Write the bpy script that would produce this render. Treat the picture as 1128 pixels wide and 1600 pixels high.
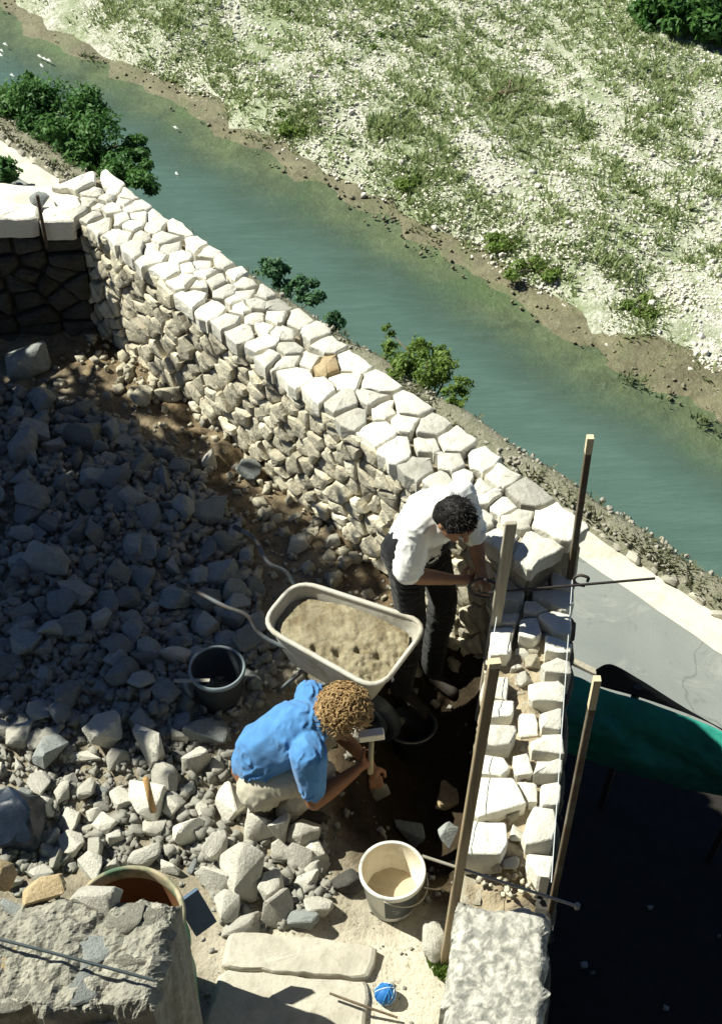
import bpy, bmesh, math, random
import numpy as np
from mathutils import Vector, Matrix, noise

for o in list(bpy.data.objects):
    bpy.data.objects.remove(o, do_unlink=True)
S = bpy.context.scene
COL = S.collection
R = math.radians
rng = random.Random(11)

# ------------------------------------------------------------------ camera
CAMZ = 6.2
cam_d = bpy.data.cameras.new('camera')
cam = bpy.data.objects.new('camera', cam_d)
COL.objects.link(cam)
cam.location = (0, 0, CAMZ)
cam.rotation_euler = (R(45), 0, 0)
cam_d.sensor_fit = 'VERTICAL'
cam_d.sensor_height = 36
cam_d.lens = 50
cam_d.clip_start = 0.05
cam_d.clip_end = 9000
S.camera = cam

# ------------------------------------------------------------------ sky, sun, exposure
SUN_EL, SUN_AZ = R(48), R(20)                      # light travels towards +x, slightly towards the camera
to_sun = Vector((-math.cos(SUN_AZ) * math.cos(SUN_EL), math.sin(SUN_AZ) * math.cos(SUN_EL), math.sin(SUN_EL)))
W = bpy.data.worlds.new('World')
S.world = W
W.use_nodes = True
nt = W.node_tree
sky = nt.nodes.new('ShaderNodeTexSky')
sky.sky_type = 'NISHITA'
sky.sun_disc = False
sky.sun_elevation = SUN_EL
sky.sun_rotation = math.atan2(to_sun.x, to_sun.y)
sky.altitude = 1500
sky.air_density = 0.7
sky.dust_density = 0.0
sky.ozone_density = 6.0
nt.links.new(sky.outputs[0], nt.nodes['Background'].inputs[0])
nt.nodes['Background'].inputs[1].default_value = 0.05
sd = bpy.data.lights.new('sun', 'SUN')
sd.energy = 5.0
sd.angle = R(0.5)
sd.color = (1.0, 0.99, 0.85)
sun = bpy.data.objects.new('sun', sd)
COL.objects.link(sun)
sun.rotation_euler = to_sun.to_track_quat('Z', 'Y').to_euler()
sun.location = (-8, 3, 15)
S.view_settings.view_transform = 'Standard'
S.view_settings.look = 'None'
S.view_settings.exposure = 0.78
S.view_settings.gamma = 1.0

# ------------------------------------------------------------------ helpers
FPX = 1600 * 50 / 36
def P(px, py, z):
    """point at height z seen at a photograph pixel (plain survey of the place from the photograph)"""
    a, b = (px - 564) / FPX, -(py - 800) / FPX
    d = Vector((a, b * math.cos(R(45)) + math.sin(R(45)), b * math.sin(R(45)) - math.cos(R(45))))
    t = (z - CAMZ) / d.z
    return Vector((d.x * t, d.y * t, z))

def obj(name, mesh, m=None, parent=None):
    o = bpy.data.objects.new(name, mesh)
    COL.objects.link(o)
    if m is not None and len(mesh.materials) == 0:
        mesh.materials.append(m)
    if parent is not None:
        o.parent = parent
    return o

def empty(name, loc=(0, 0, 0), rz=0):
    o = bpy.data.objects.new(name, None)
    COL.objects.link(o)
    o.location = loc
    o.rotation_euler = (0, 0, rz)
    o.empty_display_size = 0.1
    return o

def tag(o, label=None, cat=None, group=None, kind=None):
    if label: o['label'] = label
    if cat: o['category'] = cat
    if group: o['group'] = group
    if kind: o['kind'] = kind
    return o

def py_mesh(name, v, f, smooth=False):
    me = bpy.data.meshes.new(name)
    me.from_pydata([tuple(p) for p in v], [], f)
    me.update()
    if smooth:
        me.polygons.foreach_set('use_smooth', [True] * len(me.polygons))
    return me

def np_mesh(name, v, f):
    """v (n,3) array, f (m,k) array"""
    me = bpy.data.meshes.new(name)
    k = f.shape[1]
    me.vertices.add(len(v)); me.vertices.foreach_set('co', np.asarray(v, dtype=np.float32).ravel())
    me.loops.add(f.size); me.loops.foreach_set('vertex_index', f.astype(np.int32).ravel())
    me.polygons.add(len(f))
    me.polygons.foreach_set('loop_start', np.arange(0, f.size, k, dtype=np.int32))
    me.update(calc_edges=True)
    me.validate()
    return me

def crisp(me, ang=32):
    me.polygons.foreach_set('use_smooth', [True] * len(me.polygons))
    me.set_sharp_from_angle(angle=math.radians(ang)); return me

class MB:
    def __init__(s): s.v = []; s.f = []
    def add(s, v, f):
        n = len(s.v); s.v += [Vector(p) for p in v]; s.f += [tuple(i + n for i in q) for q in f]; return s
    def box(s, c, d, M=None, jit=0):
        x, y, z = d[0] / 2, d[1] / 2, d[2] / 2
        v = [Vector((a * x, b * y, e * z)) for e in (-1, 1) for (a, b) in ((-1, -1), (1, -1), (1, 1), (-1, 1))]
        if jit: v = [p + Vector([rng.uniform(-jit, jit) for _ in range(3)]) for p in v]
        if M is not None: v = [M @ p for p in v]
        c = Vector(c)
        return s.add([p + c for p in v], [(3, 2, 1, 0), (4, 5, 6, 7), (0, 1, 5, 4), (1, 2, 6, 5), (2, 3, 7, 6), (3, 0, 4, 7)])
    def beam(s, a, b, w, h, up=Vector((0, 0, 1))):
        a, b = Vector(a), Vector(b); d = (b - a); L = d.length; d.normalize()
        x = d.cross(up)
        if x.length < 1e-3: x = d.cross(Vector((1, 0, 0)))
        x.normalize(); y = x.cross(d)
        M = Matrix((x, d, y)).transposed()
        return s.box((a + b) / 2, (w, L, h), M)
    def tube(s, pts, r, n=8, cap=True):
        pts = [Vector(p) for p in pts]; m = len(pts)
        rr = r if hasattr(r, '__len__') else [r] * m
        prev = None; rings = []
        for i, p in enumerate(pts):
            d = (pts[min(i + 1, m - 1)] - pts[max(i - 1, 0)]).normalized()
            if prev is None:
                x = d.cross(Vector((0, 0, 1)))
                if x.length < 1e-2: x = d.cross(Vector((1, 0, 0)))
            else:
                x = prev - d * prev.dot(d)
            x.normalize(); prev = x; y = d.cross(x)
            rings.append([p + (x * math.cos(2 * math.pi * k / n) + y * math.sin(2 * math.pi * k / n)) * rr[i] for k in range(n)])
        v = [q for g in rings for q in g]; f = []
        for i in range(m - 1):
            for k in range(n):
                f.append((i * n + k, i * n + (k + 1) % n, (i + 1) * n + (k + 1) % n, (i + 1) * n + k))
        if cap:
            f.append(tuple(range(n - 1, -1, -1))); f.append(tuple((m - 1) * n + k for k in range(n)))
        return s.add(v, f)
    def lathe(s, prof, n=32, c=(0, 0, 0), close=False):
        c = Vector(c); m = len(prof); v = []; f = []
        for (r, z) in prof:
            for k in range(n):
                a = 2 * math.pi * k / n
                v.append(c + Vector((r * math.cos(a), r * math.sin(a), z)))
        for i in range(m - 1):
            for k in range(n):
                f.append((i * n + k, i * n + (k + 1) % n, (i + 1) * n + (k + 1) % n, (i + 1) * n + k))
        return s.add(v, f)
    def build(s, name, m=None, parent=None, smooth=False):
        return obj(name, py_mesh(name, s.v, s.f, smooth), m, parent)

def bez(pts, n=8):
    """catmull-rom through points"""
    pts = [Vector(p) for p in pts]; out = []
    for i in range(len(pts) - 1):
        p0 = pts[max(i - 1, 0)]; p1 = pts[i]; p2 = pts[i + 1]; p3 = pts[min(i + 2, len(pts) - 1)]
        for k in range(n):
            t = k / n
            out.append(0.5 * ((2 * p1) + (p2 - p0) * t + (2 * p0 - 5 * p1 + 4 * p2 - p3) * t * t + (3 * p1 - p0 - 3 * p2 + p3) * t ** 3))
    out.append(pts[-1]); return out

# ------------------------------------------------------------------ materials
def new_mat(name):
    m = bpy.data.materials.new(name); m.use_nodes = True
    t = m.node_tree; b = t.nodes['Principled BSDF']
    return m, t, b
def nd(t, typ, **kw):
    n = t.nodes.new(typ)
    for k, v in kw.items(): setattr(n, k, v)
    return n
def ramp(t, src, stops):
    r = nd(t, 'ShaderNodeValToRGB')
    e = r.color_ramp.elements
    while len(e) < len(stops): e.new(0.5)
    for i, (p, c) in enumerate(stops):
        e[i].position = p; e[i].color = (c[0], c[1], c[2], 1) if hasattr(c, '__len__') else (c, c, c, 1)
    t.links.new(src, r.inputs[0]); return r.outputs[0]
def mixc(t, fac, a, b, mode='MIX'):
    n = nd(t, 'ShaderNodeMix', data_type='RGBA', blend_type=mode)
    for s, v in ((0, fac), (6, a), (7, b)):
        if hasattr(v, 'is_linked'): t.links.new(v, n.inputs[s])
        else: n.inputs[s].default_value = v if s == 0 else (*v[:3], 1)
    return n.outputs[2]
def coords(t, kind='Object', rand=False):
    tc = nd(t, 'ShaderNodeTexCoord')
    out = tc.outputs[kind]
    if rand:
        oi = nd(t, 'ShaderNodeObjectInfo')
        ml = nd(t, 'ShaderNodeVectorMath', operation='SCALE'); ml.inputs[0].default_value = (37.1, 91.7, 53.3)
        t.links.new(oi.outputs['Random'], ml.inputs['Scale'])
        ad = nd(t, 'ShaderNodeVectorMath', operation='ADD')
        t.links.new(out, ad.inputs[0]); t.links.new(ml.outputs[0], ad.inputs[1]); out = ad.outputs[0]
    return out
def ntex(t, vec, scale, detail=6, rough=0.6, dist=0.0):
    n = nd(t, 'ShaderNodeTexNoise'); n.inputs['Scale'].default_value = scale
    n.inputs['Detail'].default_value = detail; n.inputs['Roughness'].default_value = rough; n.inputs['Distortion'].default_value = dist
    t.links.new(vec, n.inputs['Vector']); return n.outputs['Fac']
def bump(t, b, h, strength=0.5, dist=0.01):
    n = nd(t, 'ShaderNodeBump'); n.inputs['Strength'].default_value = strength; n.inputs['Distance'].default_value = dist
    t.links.new(h, n.inputs['Height']); t.links.new(n.outputs[0], b.inputs['Normal'])

def stone_mat(name, ca, cb, dirt, dirt_amt=0.45, vary=0.25, bs=0.7, bd=0.012, rand=True, sc=1.0, kind='Object'):
    m, t, b = new_mat(name)
    v = coords(t, kind, rand)
    n1 = ntex(t, v, 6 * sc, 8, 0.65); n2 = ntex(t, v, 45 * sc, 6, 0.7); n3 = ntex(t, v, 14 * sc, 5, 0.6, 0.6)
    c = mixc(t, ramp(t, n1, [(0.3, 0), (0.7, 1)]), ca, cb)
    c = mixc(t, ramp(t, n3, [(0.62 - 0.2 * dirt_amt, 0), (0.78, dirt_amt)]), c, dirt)
    c = mixc(t, ramp(t, n2, [(0.28, 0.55), (0.42, 0)]), c, tuple(x * 0.35 for x in ca))
    if rand:
        oi = nd(t, 'ShaderNodeObjectInfo')
        mr = nd(t, 'ShaderNodeMapRange'); mr.inputs[3].default_value = 1 - vary; mr.inputs[4].default_value = 1 + vary * 0.5
        t.links.new(oi.outputs['Random'], mr.inputs[0])
        sc_ = nd(t, 'ShaderNodeVectorMath', operation='SCALE'); t.links.new(c, sc_.inputs[0]); t.links.new(mr.outputs[0], sc_.inputs['Scale'])
        c = sc_.outputs[0]
    t.links.new(c, b.inputs['Base Color'])
    b.inputs['Roughness'].default_value = 0.92; b.inputs['Specular IOR Level'].default_value = 0.2
    ad = nd(t, 'ShaderNodeMath', operation='MULTIPLY_ADD'); ad.inputs[1].default_value = 0.45
    t.links.new(n2, ad.inputs[0]); t.links.new(n3, ad.inputs[2])
    bump(t, b, ad.outputs[0], bs, bd)
    return m

def plain_mat(name, c, rough=0.7, vary=0.15, scale=20, bs=0.2, bd=0.004, metal=0.0, dirt=None, dirt_at=0.6, spec=0.3):
    m, t, b = new_mat(name)
    v = coords(t); n = ntex(t, v, scale, 6, 0.6); n2 = ntex(t, v, scale * 0.3, 5, 0.65, 0.4)
    col = mixc(t, n, tuple(x * (1 - vary) for x in c), tuple(min(1, x * (1 + vary)) for x in c))
    if dirt: col = mixc(t, ramp(t, n2, [(dirt_at - 0.12, 0), (dirt_at + 0.06, 0.9)]), col, dirt)
    t.links.new(col, b.inputs['Base Color'])
    b.inputs['Roughness'].default_value = rough; b.inputs['Metallic'].default_value = metal; b.inputs['Specular IOR Level'].default_value = spec
    bump(t, b, n, bs, bd); return m

def wood_mat(name, c, axis=2, dark=0.5):
    m, t, b = new_mat(name)
    v = coords(t); mp = nd(t, 'ShaderNodeMapping'); s = [30, 30, 30]; s[axis] = 1.5; mp.inputs['Scale'].default_value = s
    t.links.new(v, mp.inputs[0]); n = ntex(t, mp.outputs[0], 1.6, 8, 0.65, 0.8); n2 = ntex(t, v, 5, 5, 0.6)
    col = mixc(t, ramp(t, n, [(0.3, 0), (0.65, 1)]), tuple(x * dark for x in c), c)
    col = mixc(t, ramp(t, n2, [(0.5, 0), (0.75, 0.6)]), col, (0.30, 0.28, 0.24))
    t.links.new(col, b.inputs['Base Color']); b.inputs['Roughness'].default_value = 0.8; bump(t, b, n, 0.4, 0.003); return m

def leaf_mat(name, a, bcol, trans=0.35):
    m, t, b = new_mat(name)
    v = coords(t, 'Object'); n = ntex(t, v, 3.0, 4, 0.6); n2 = ntex(t, v, 60, 2, 0.5)
    c = mixc(t, ramp(t, n, [(0.3, 0), (0.7, 1)]), a, bcol)
    c = mixc(t, ramp(t, n2, [(0.35, 0.5), (0.6, 0)]), c, tuple(x * 0.5 for x in a))
    t.links.new(c, b.inputs['Base Color']); b.inputs['Roughness'].default_value = 0.55; b.inputs['Specular IOR Level'].default_value = 0.3
    tr = nd(t, 'ShaderNodeBsdfTranslucent'); t.links.new(c, tr.inputs[0])
    mx = nd(t, 'ShaderNodeMixShader'); mx.inputs[0].default_value = trans
    t.links.new(b.outputs[0], mx.inputs[1]); t.links.new(tr.outputs[0], mx.inputs[2])
    t.links.new(mx.outputs[0], t.nodes['Material Output'].inputs[0]); return m

M = {}
M['cap'] = stone_mat('pale_limestone', (0.77, 0.745, 0.655), (0.66, 0.635, 0.55), (0.44, 0.39, 0.29), 0.45, 0.28, 0.9, 0.014)
M['cap2'] = stone_mat('greyer_limestone', (0.56, 0.545, 0.48), (0.45, 0.44, 0.38), (0.30, 0.27, 0.20), 0.6, 0.3, 0.9, 0.014)
M['face'] = stone_mat('buff_limestone', (0.68, 0.63, 0.50), (0.53, 0.48, 0.365), (0.30, 0.23, 0.135), 0.6, 0.40, 0.9, 0.02)
M['rubble'] = stone_mat('shade_grey_limestone', (0.36, 0.38, 0.365), (0.255, 0.275, 0.27), (0.18, 0.16, 0.12), 0.5, 0.40, 0.8, 0.014)
M['rubble_pale'] = stone_mat('sun_pale_limestone', (0.62, 0.595, 0.52), (0.50, 0.48, 0.415), (0.34, 0.29, 0.21), 0.4, 0.32, 0.8, 0.014)
M['darkstone'] = stone_mat('shade_dark_limestone', (0.085, 0.082, 0.072), (0.045, 0.043, 0.038), (0.025, 0.022, 0.018), 0.6, 0.3)  # limestone darkened towards black, deep shade put into the colour
M['tanstone'] = stone_mat('tan_stone', (0.55, 0.44, 0.28), (0.42, 0.32, 0.18), (0.22, 0.13, 0.05), 0.7, 0.2)
M['mortar'] = stone_mat('lime_mortar', (0.42, 0.36, 0.26), (0.33, 0.27, 0.18), (0.20, 0.14, 0.08), 0.6, 0, 1.0, 0.02, rand=False)
M['core'] = stone_mat('wall_core', (0.30, 0.26, 0.19), (0.20, 0.17, 0.12), (0.10, 0.07, 0.04), 0.6, 0, 1.0, 0.03, rand=False)

# ------------------------------------------------------------------ frame of the river valley
DV = Vector((0.695, -0.719, 0)); NV = Vector((0.719, 0.695, 0))
def UN(u, n, z): return DV * u + NV * n + Vector((0, 0, z))
ROADZ, WATERZ = -3.0, -8.0
def fbm(x, y, z=0.0, o=5): return noise.fractal(Vector((x, y, z)), 0.9, 2.0, o)

def strip(name, us, prof, m, jit=0.0, seed=0.0, smooth=True):
    """sheet swept along the river direction: prof = list of (n, z)"""
    v = []; f = []; k = len(prof)
    for u in us:
        for (n, z) in prof:
            q = UN(u, n, z)
            if jit:
                a = fbm(q.x * 1.1 + seed, q.y * 1.1, seed) * jit; b = fbm(q.x * 1.3, q.y * 1.3 + seed, seed + 5) * jit
                q += NV * a * 0.7 + Vector((0, 0, b))
            v.append(q)
    for i in range(len(us) - 1):
        for j in range(k - 1):
            f.append((i * k + j, (i + 1) * k + j, (i + 1) * k + j + 1, i * k + j + 1))
    return obj(name, py_mesh(name, v, f, smooth), m)

def frange(a, b, s):
    n = max(1, int(round((b - a) / s))); return [a + (b - a) * i / n for i in range(n + 1)]
U_NEAR = [-400, -200, -100, -60] + frange(-42, 14, 0.25) + [30, 60, 120, 300]

# gravel plain ---------------------------------------------------------------
def gravel_mat():
    m, t, b = new_mat('river_gravel')
    v = coords(t)
    mp = nd(t, 'ShaderNodeMapping'); mp.inputs['Rotation'].default_value = (0, 0, R(-22)); mp.inputs['Scale'].default_value = (1.5, .38, 1); t.links.new(v, mp.inputs[0]); n0 = ntex(t, mp.outputs[0], 0.75, 6, 0.65, 0.3); n1 = ntex(t, v, 3.0, 6, 0.7); n2 = ntex(t, v, 14, 5, 0.75)
    c = mixc(t, ramp(t, n2, [(0.36, 0), (0.52, 1)]), (0.26, 0.27, 0.20), (0.76, 0.745, 0.66))
    c = mixc(t, ramp(t, n1, [(0.46, 0), (0.62, 0.75)]), c, (0.30, 0.33, 0.20))
    c = mixc(t, ramp(t, n0, [(0.40, 0.0), (0.62, 0.75)]), c, (0.25, 0.31, 0.155))
    t.links.new(c, b.inputs['Base Color']); b.inputs['Roughness'].default_value = 0.95; b.inputs['Specular IOR Level'].default_value = 0.1
    bump(t, b, n2, 1.0, 0.06); return m
M['gravel'] = gravel_mat()
def shallow_mat():
    m, t, b = new_mat('wet_shingle')
    v = coords(t); n1 = ntex(t, v, 2.2, 6, 0.7, 0.5); n2 = ntex(t, v, 11, 5, 0.7)
    c = mixc(t, ramp(t, n1, [(0.35, 0), (0.65, 1)]), (0.085, 0.078, 0.04), (0.18, 0.165, 0.092))
    c = mixc(t, ramp(t, ntex(t, v, 0.9, 6, .7, .6), [(0.5, 0), (0.62, .8)]), c, (0.11, 0.125, 0.05))
    c = mixc(t, ramp(t, n2, [(0.56, 0), (0.7, 0.6)]), c, (0.27, 0.255, 0.19))
    t.links.new(c, b.inputs['Base Color']); b.inputs['Roughness'].default_value = 0.6; bump(t, b, n2, 0.8, 0.04); return m
M['bed'] = shallow_mat()

bank_wob = lambda u: 0.12 * math.sin(u * 0.33 + 0.6) + 0.10 * math.sin(u * 0.9 + 2.0) + 0.22 * fbm(u * 0.8, 3.1)
GN = [15.15, 15.25, 15.35, 15.45, 15.55, 15.7] + frange(15.9, 36, 0.42) + [40, 48, 60, 90, 160, 400, 1200, 4000]
v = []; f = []
for u in U_NEAR:
    for n in GN:
        w = bank_wob(u) * max(0, 1 - (n - 15) / 5.0) if -60 < u < 30 else 0
        z = WATERZ - 0.12 + 0.44 * min(1, max(0, (n - 15.15) / 1.3)) ** .7
        if n < 60 and -60 < u < 30:
            z += 0.22 * fbm(u * 0.35, n * 0.35, 1.0) * min(1, (n - 15) / 1.5)
        v.append(UN(u, n + w, z))
k = len(GN)
for i in range(len(U_NEAR) - 1):
    for j in range(k - 1):
        f.append((i * k + j, (i + 1) * k + j, (i + 1) * k + j + 1, i * k + j + 1))
tag(obj('gravel_plain', py_mesh('gravel_plain', v, f, True), M['gravel']), kind='structure')

def plain_z(u, n): return WATERZ - 0.12 + 0.44 * min(1, max(0, (n - 15.15) / 1.3)) ** .7 + 0.22 * fbm(u * 0.35, n * 0.35, 1.0) * min(1, max(0, (n - 15) / 1.5))

# river bed and water ----------------------------------------------------------
v = []; f = []
BN = [7.9, 9.0, 11.0, 12.4, 13.0, 13.4, 13.7, 14.0, 14.2, 14.4, 14.6, 14.8, 15.0, 15.2, 15.4, 15.7, 16.1]
for u in U_NEAR:
    for n in BN:
        w = bank_wob(u) * max(0, min(1, (n - 11) / 4)) if -60 < u < 30 else 0
        d = -1.5 if n <= 11 else -1.5 + 1.34 * ((n - 11) / 2.9) if n < 13.9 else -0.16 + 0.145 * (n - 13.9) / 1.1 if n < 15.0 else -0.015 + 0.16 * (n - 15.0)
        v.append(UN(u, n + w, WATERZ + d + 0.045 * fbm(u * 1.3, n * 2.2, 8.0, 5)))
k = len(BN)
for i in range(len(U_NEAR) - 1):
    for j in range(k - 1):
        f.append((i * k + j, (i + 1) * k + j, (i + 1) * k + j + 1, i * k + j + 1))
tag(obj('river_bed', py_mesh('river_bed', v, f, True), M['bed']), kind='structure')

def water_mat():
    m, t, b = new_mat('river_water')
    v = coords(t); mp = nd(t, 'ShaderNodeMapping'); mp.inputs['Rotation'].default_value = (0, 0, R(46)); mp.inputs['Scale'].default_value = (0.28, 1.9, 1)
    t.links.new(v, mp.inputs[0])
    n1 = ntex(t, mp.outputs[0], 2.6, 6, 0.65, 0.4); n0 = ntex(t, v, 0.35, 4, 0.5)
    c = mixc(t, n0, (0.056, 0.104, 0.086), (0.084, 0.138, 0.118))
    c = mixc(t, ramp(t, n1, [(0.48, 0), (0.75, 0.5)]), c, (0.11, 0.175, 0.155))  # lighter streaks painted into the colour as current lines and glints
    t.links.new(c, b.inputs['Base Color']); b.inputs['Roughness'].default_value = 0.13; b.inputs['IOR'].default_value = 1.33
    n4 = ntex(t, mp.outputs[0], 9, 4, .6, .3); ad = nd(t, 'ShaderNodeMath', operation='MULTIPLY_ADD'); ad.inputs[1].default_value = .35; t.links.new(n4, ad.inputs[0]); t.links.new(n1, ad.inputs[2]); bump(t, b, ad.outputs[0], 0.6, 0.06)
    at = nd(t, 'ShaderNodeAttribute', attribute_name='depth')
    tr = nd(t, 'ShaderNodeBsdfTransparent'); tr.inputs[0].default_value = (0.80, 0.92, 0.84, 1)
    mx = nd(t, 'ShaderNodeMixShader'); wob = nd(t, 'ShaderNodeMath', operation='MULTIPLY_ADD'); wob.inputs[1].default_value = 0.5
    sb = nd(t, 'ShaderNodeMath', operation='SUBTRACT'); sb.inputs[1].default_value = 0.5; t.links.new(ntex(t, v, 0.8, 5, 0.6), sb.inputs[0])
    t.links.new(sb.outputs[0], wob.inputs[0]); t.links.new(at.outputs['Fac'], wob.inputs[2]); wob.use_clamp = True
    t.links.new(wob.outputs[0], mx.inputs[0]); t.links.new(tr.outputs[0], mx.inputs[1]); t.links.new(b.outputs[0], mx.inputs[2])
    t.links.new(mx.outputs[0], t.nodes['Material Output'].inputs[0]); return m
WN = [7.9, 10, 12, 12.6, 13.0, 13.4, 13.8, 14.2, 14.6, 15.0, 15.5, 16.2]
v = []; f = []; dep = []
for u in U_NEAR:
    for n in WN:
        w = bank_wob(u) * max(0, min(1, (n - 11) / 4)) if -60 < u < 30 else 0
        v.append(UN(u, n + w, WATERZ)); s_ = max(0, min(1, (15.0 - n) / 1.8)); dep.append(0.06 + 0.92 * s_ * s_ * (3 - 2 * s_))
k = len(WN)
for i in range(len(U_NEAR) - 1):
    for j in range(k - 1):
        f.append((i * k + j, (i + 1) * k + j, (i + 1) * k + j + 1, i * k + j + 1))
me = py_mesh('river', v, f, True)
at = me.attributes.new('depth', 'FLOAT', 'POINT'); at.data.foreach_set('value', dep)
tag(obj('river', me, water_mat()), kind='structure')

# small breaking ripples upstream
mb = MB()
for (px, py) in ((70, 92), (62, 88), (78, 95), (66, 103), (4, 80), (2, 86), (275, 200), (277, 272), (146, 58), (20, 118), (10, 70)):
    c = P(px, py, WATERZ + 0.01); n = 7
    ring = [c + DV * rng.uniform(.03, .12) * math.cos(a) + NV * rng.uniform(.01, .035) * math.sin(a) + Vector((0, 0, .0)) for a in [2 * math.pi * i / n for i in range(n)]]
    mb.add([c + Vector((0, 0, .05))] + ring, [(0, 1 + i, 1 + (i + 1) % n) for i in range(n)])
tag(mb.build('river_foam', plain_mat('foam', (0.8, 0.82, 0.8), 0.6)), 'white flecks of broken water on the upstream river', 'foam', kind='stuff')

# near bank, road, verge -------------------------------------------------------
M['bankwall'] = stone_mat('bank_stone', (0.26, 0.24, 0.18), (0.15, 0.16, 0.10), (0.07, 0.09, 0.03), 0.7, 0, 1.0, 0.05, rand=False, sc=0.7)
UB = frange(-30, 9, 0.2)
UBX = [-400, -100] + UB + [40, 300]
tag(strip('riverbank', UBX, [(8.02, -3.02), (8.10, -3.2), (8.25, -4.2), (8.5, -5.6), (8.8, -7.2), (9.3, -8.6)], M['bankwall'], 0.10, 4.0), kind='structure')
def asphalt_mat():
    m, t, b = new_mat('asphalt')
    v = coords(t); n1 = ntex(t, v, 0.8, 6, 0.6, 0.4); n2 = ntex(t, v, 90, 3, 0.7); n3 = ntex(t, v, 5, 5, 0.7)
    c = mixc(t, ramp(t, n1, [(0.3, 0), (0.7, 1)]), (0.185, 0.20, 0.19), (0.25, 0.265, 0.245))
    c = mixc(t, ramp(t, n2, [(0.3, 0.35), (0.5, 0)]), c, (0.08, 0.085, 0.08))
    c = mixc(t, ramp(t, n3, [(0.58, 0), (0.66, 0.5)]), c, (0.13, 0.14, 0.13))
    c = mixc(t, ramp(t, ntex(t, v, 1.7, 5, .7, .8), [(0.56, 0), (0.68, 0.6)]), c, (0.36, 0.36, 0.32))
    vo = nd(t, 'ShaderNodeTexVoronoi', feature='DISTANCE_TO_EDGE'); vo.inputs['Scale'].default_value = .55
    wv = nd(t, 'ShaderNodeVectorMath', operation='MULTIPLY_ADD'); wn = nd(t, 'ShaderNodeTexNoise'); wn.inputs['Scale'].default_value = 2.5; t.links.new(v, wn.inputs['Vector'])
    wv.inputs[1].default_value = (.6, .6, 0); t.links.new(wn.outputs['Color'], wv.inputs[0]); t.links.new(v, wv.inputs[2]); t.links.new(wv.outputs[0], vo.inputs['Vector'])
    c = mixc(t, ramp(t, vo.outputs['Distance'], [(0.0, 0.45), (0.006, 0)]), c, (0.06, 0.065, 0.06))
    t.links.new(c, b.inputs['Base Color']); b.inputs['Roughness'].default_value = 0.9; bump(t, b, n2, 0.4, 0.004); return m
M['asphalt'] = asphalt_mat()
tag(strip('road', UBX, [(n, ROADZ) for n in (-9, -4, 0, 3, 5.5, 7.4)], M['asphalt']), kind='structure')
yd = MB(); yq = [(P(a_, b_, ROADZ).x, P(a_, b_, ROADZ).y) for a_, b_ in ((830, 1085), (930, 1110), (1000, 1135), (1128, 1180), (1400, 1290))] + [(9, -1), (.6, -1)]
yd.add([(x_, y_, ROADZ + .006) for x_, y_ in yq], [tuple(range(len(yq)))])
tag(yd.build('pit_shade_sheet', plain_mat('shade_dark_ground', (0.022, 0.019, 0.016), .9, .5, 6, .6, .03)), kind='structure')  # near-black sheet over the asphalt, painting the deep shade below the wall
M['limewash'] = plain_mat('dusty_concrete', (0.62, 0.58, 0.48), 0.95, 0.2, 9, 0.6, 0.01, 0, (0.40, 0.38, 0.32), .62)
def wavy(name, n0, n1, z, m, amp):
    v = []; f = []
    for u in UBX:
        v += [UN(u, n0 + amp * fbm(u * 1.5, 2.2), z), UN(u, n1 + amp * 0.5 * fbm(u * 1.5, 7.7), z)]
    f = [(2 * i, 2 * i + 2, 2 * i + 3, 2 * i + 1) for i in range(len(UBX) - 1)]
    return obj(name, py_mesh(name, v, f), m)
tag(wavy('road_shoulder', 7.39, 7.80, ROADZ + 0.004, M['limewash'], 0.03), kind='structure')
M['verge'] = stone_mat('verge_earth', (0.30, 0.28, 0.22), (0.18, 0.185, 0.12), (0.12, 0.14, 0.06), 0.6, 0, 1.0, 0.03, rand=False, sc=1.5)
ver = strip('verge', UBX, [(7.70, -3.03), (7.72, -2.97), (7.80, -2.93), (7.88, -2.90), (7.96, -2.91), (8.03, -2.95), (8.09, -3.15)], M['verge'], 0.05, 9.0)
tag(ver, kind='structure')

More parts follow.
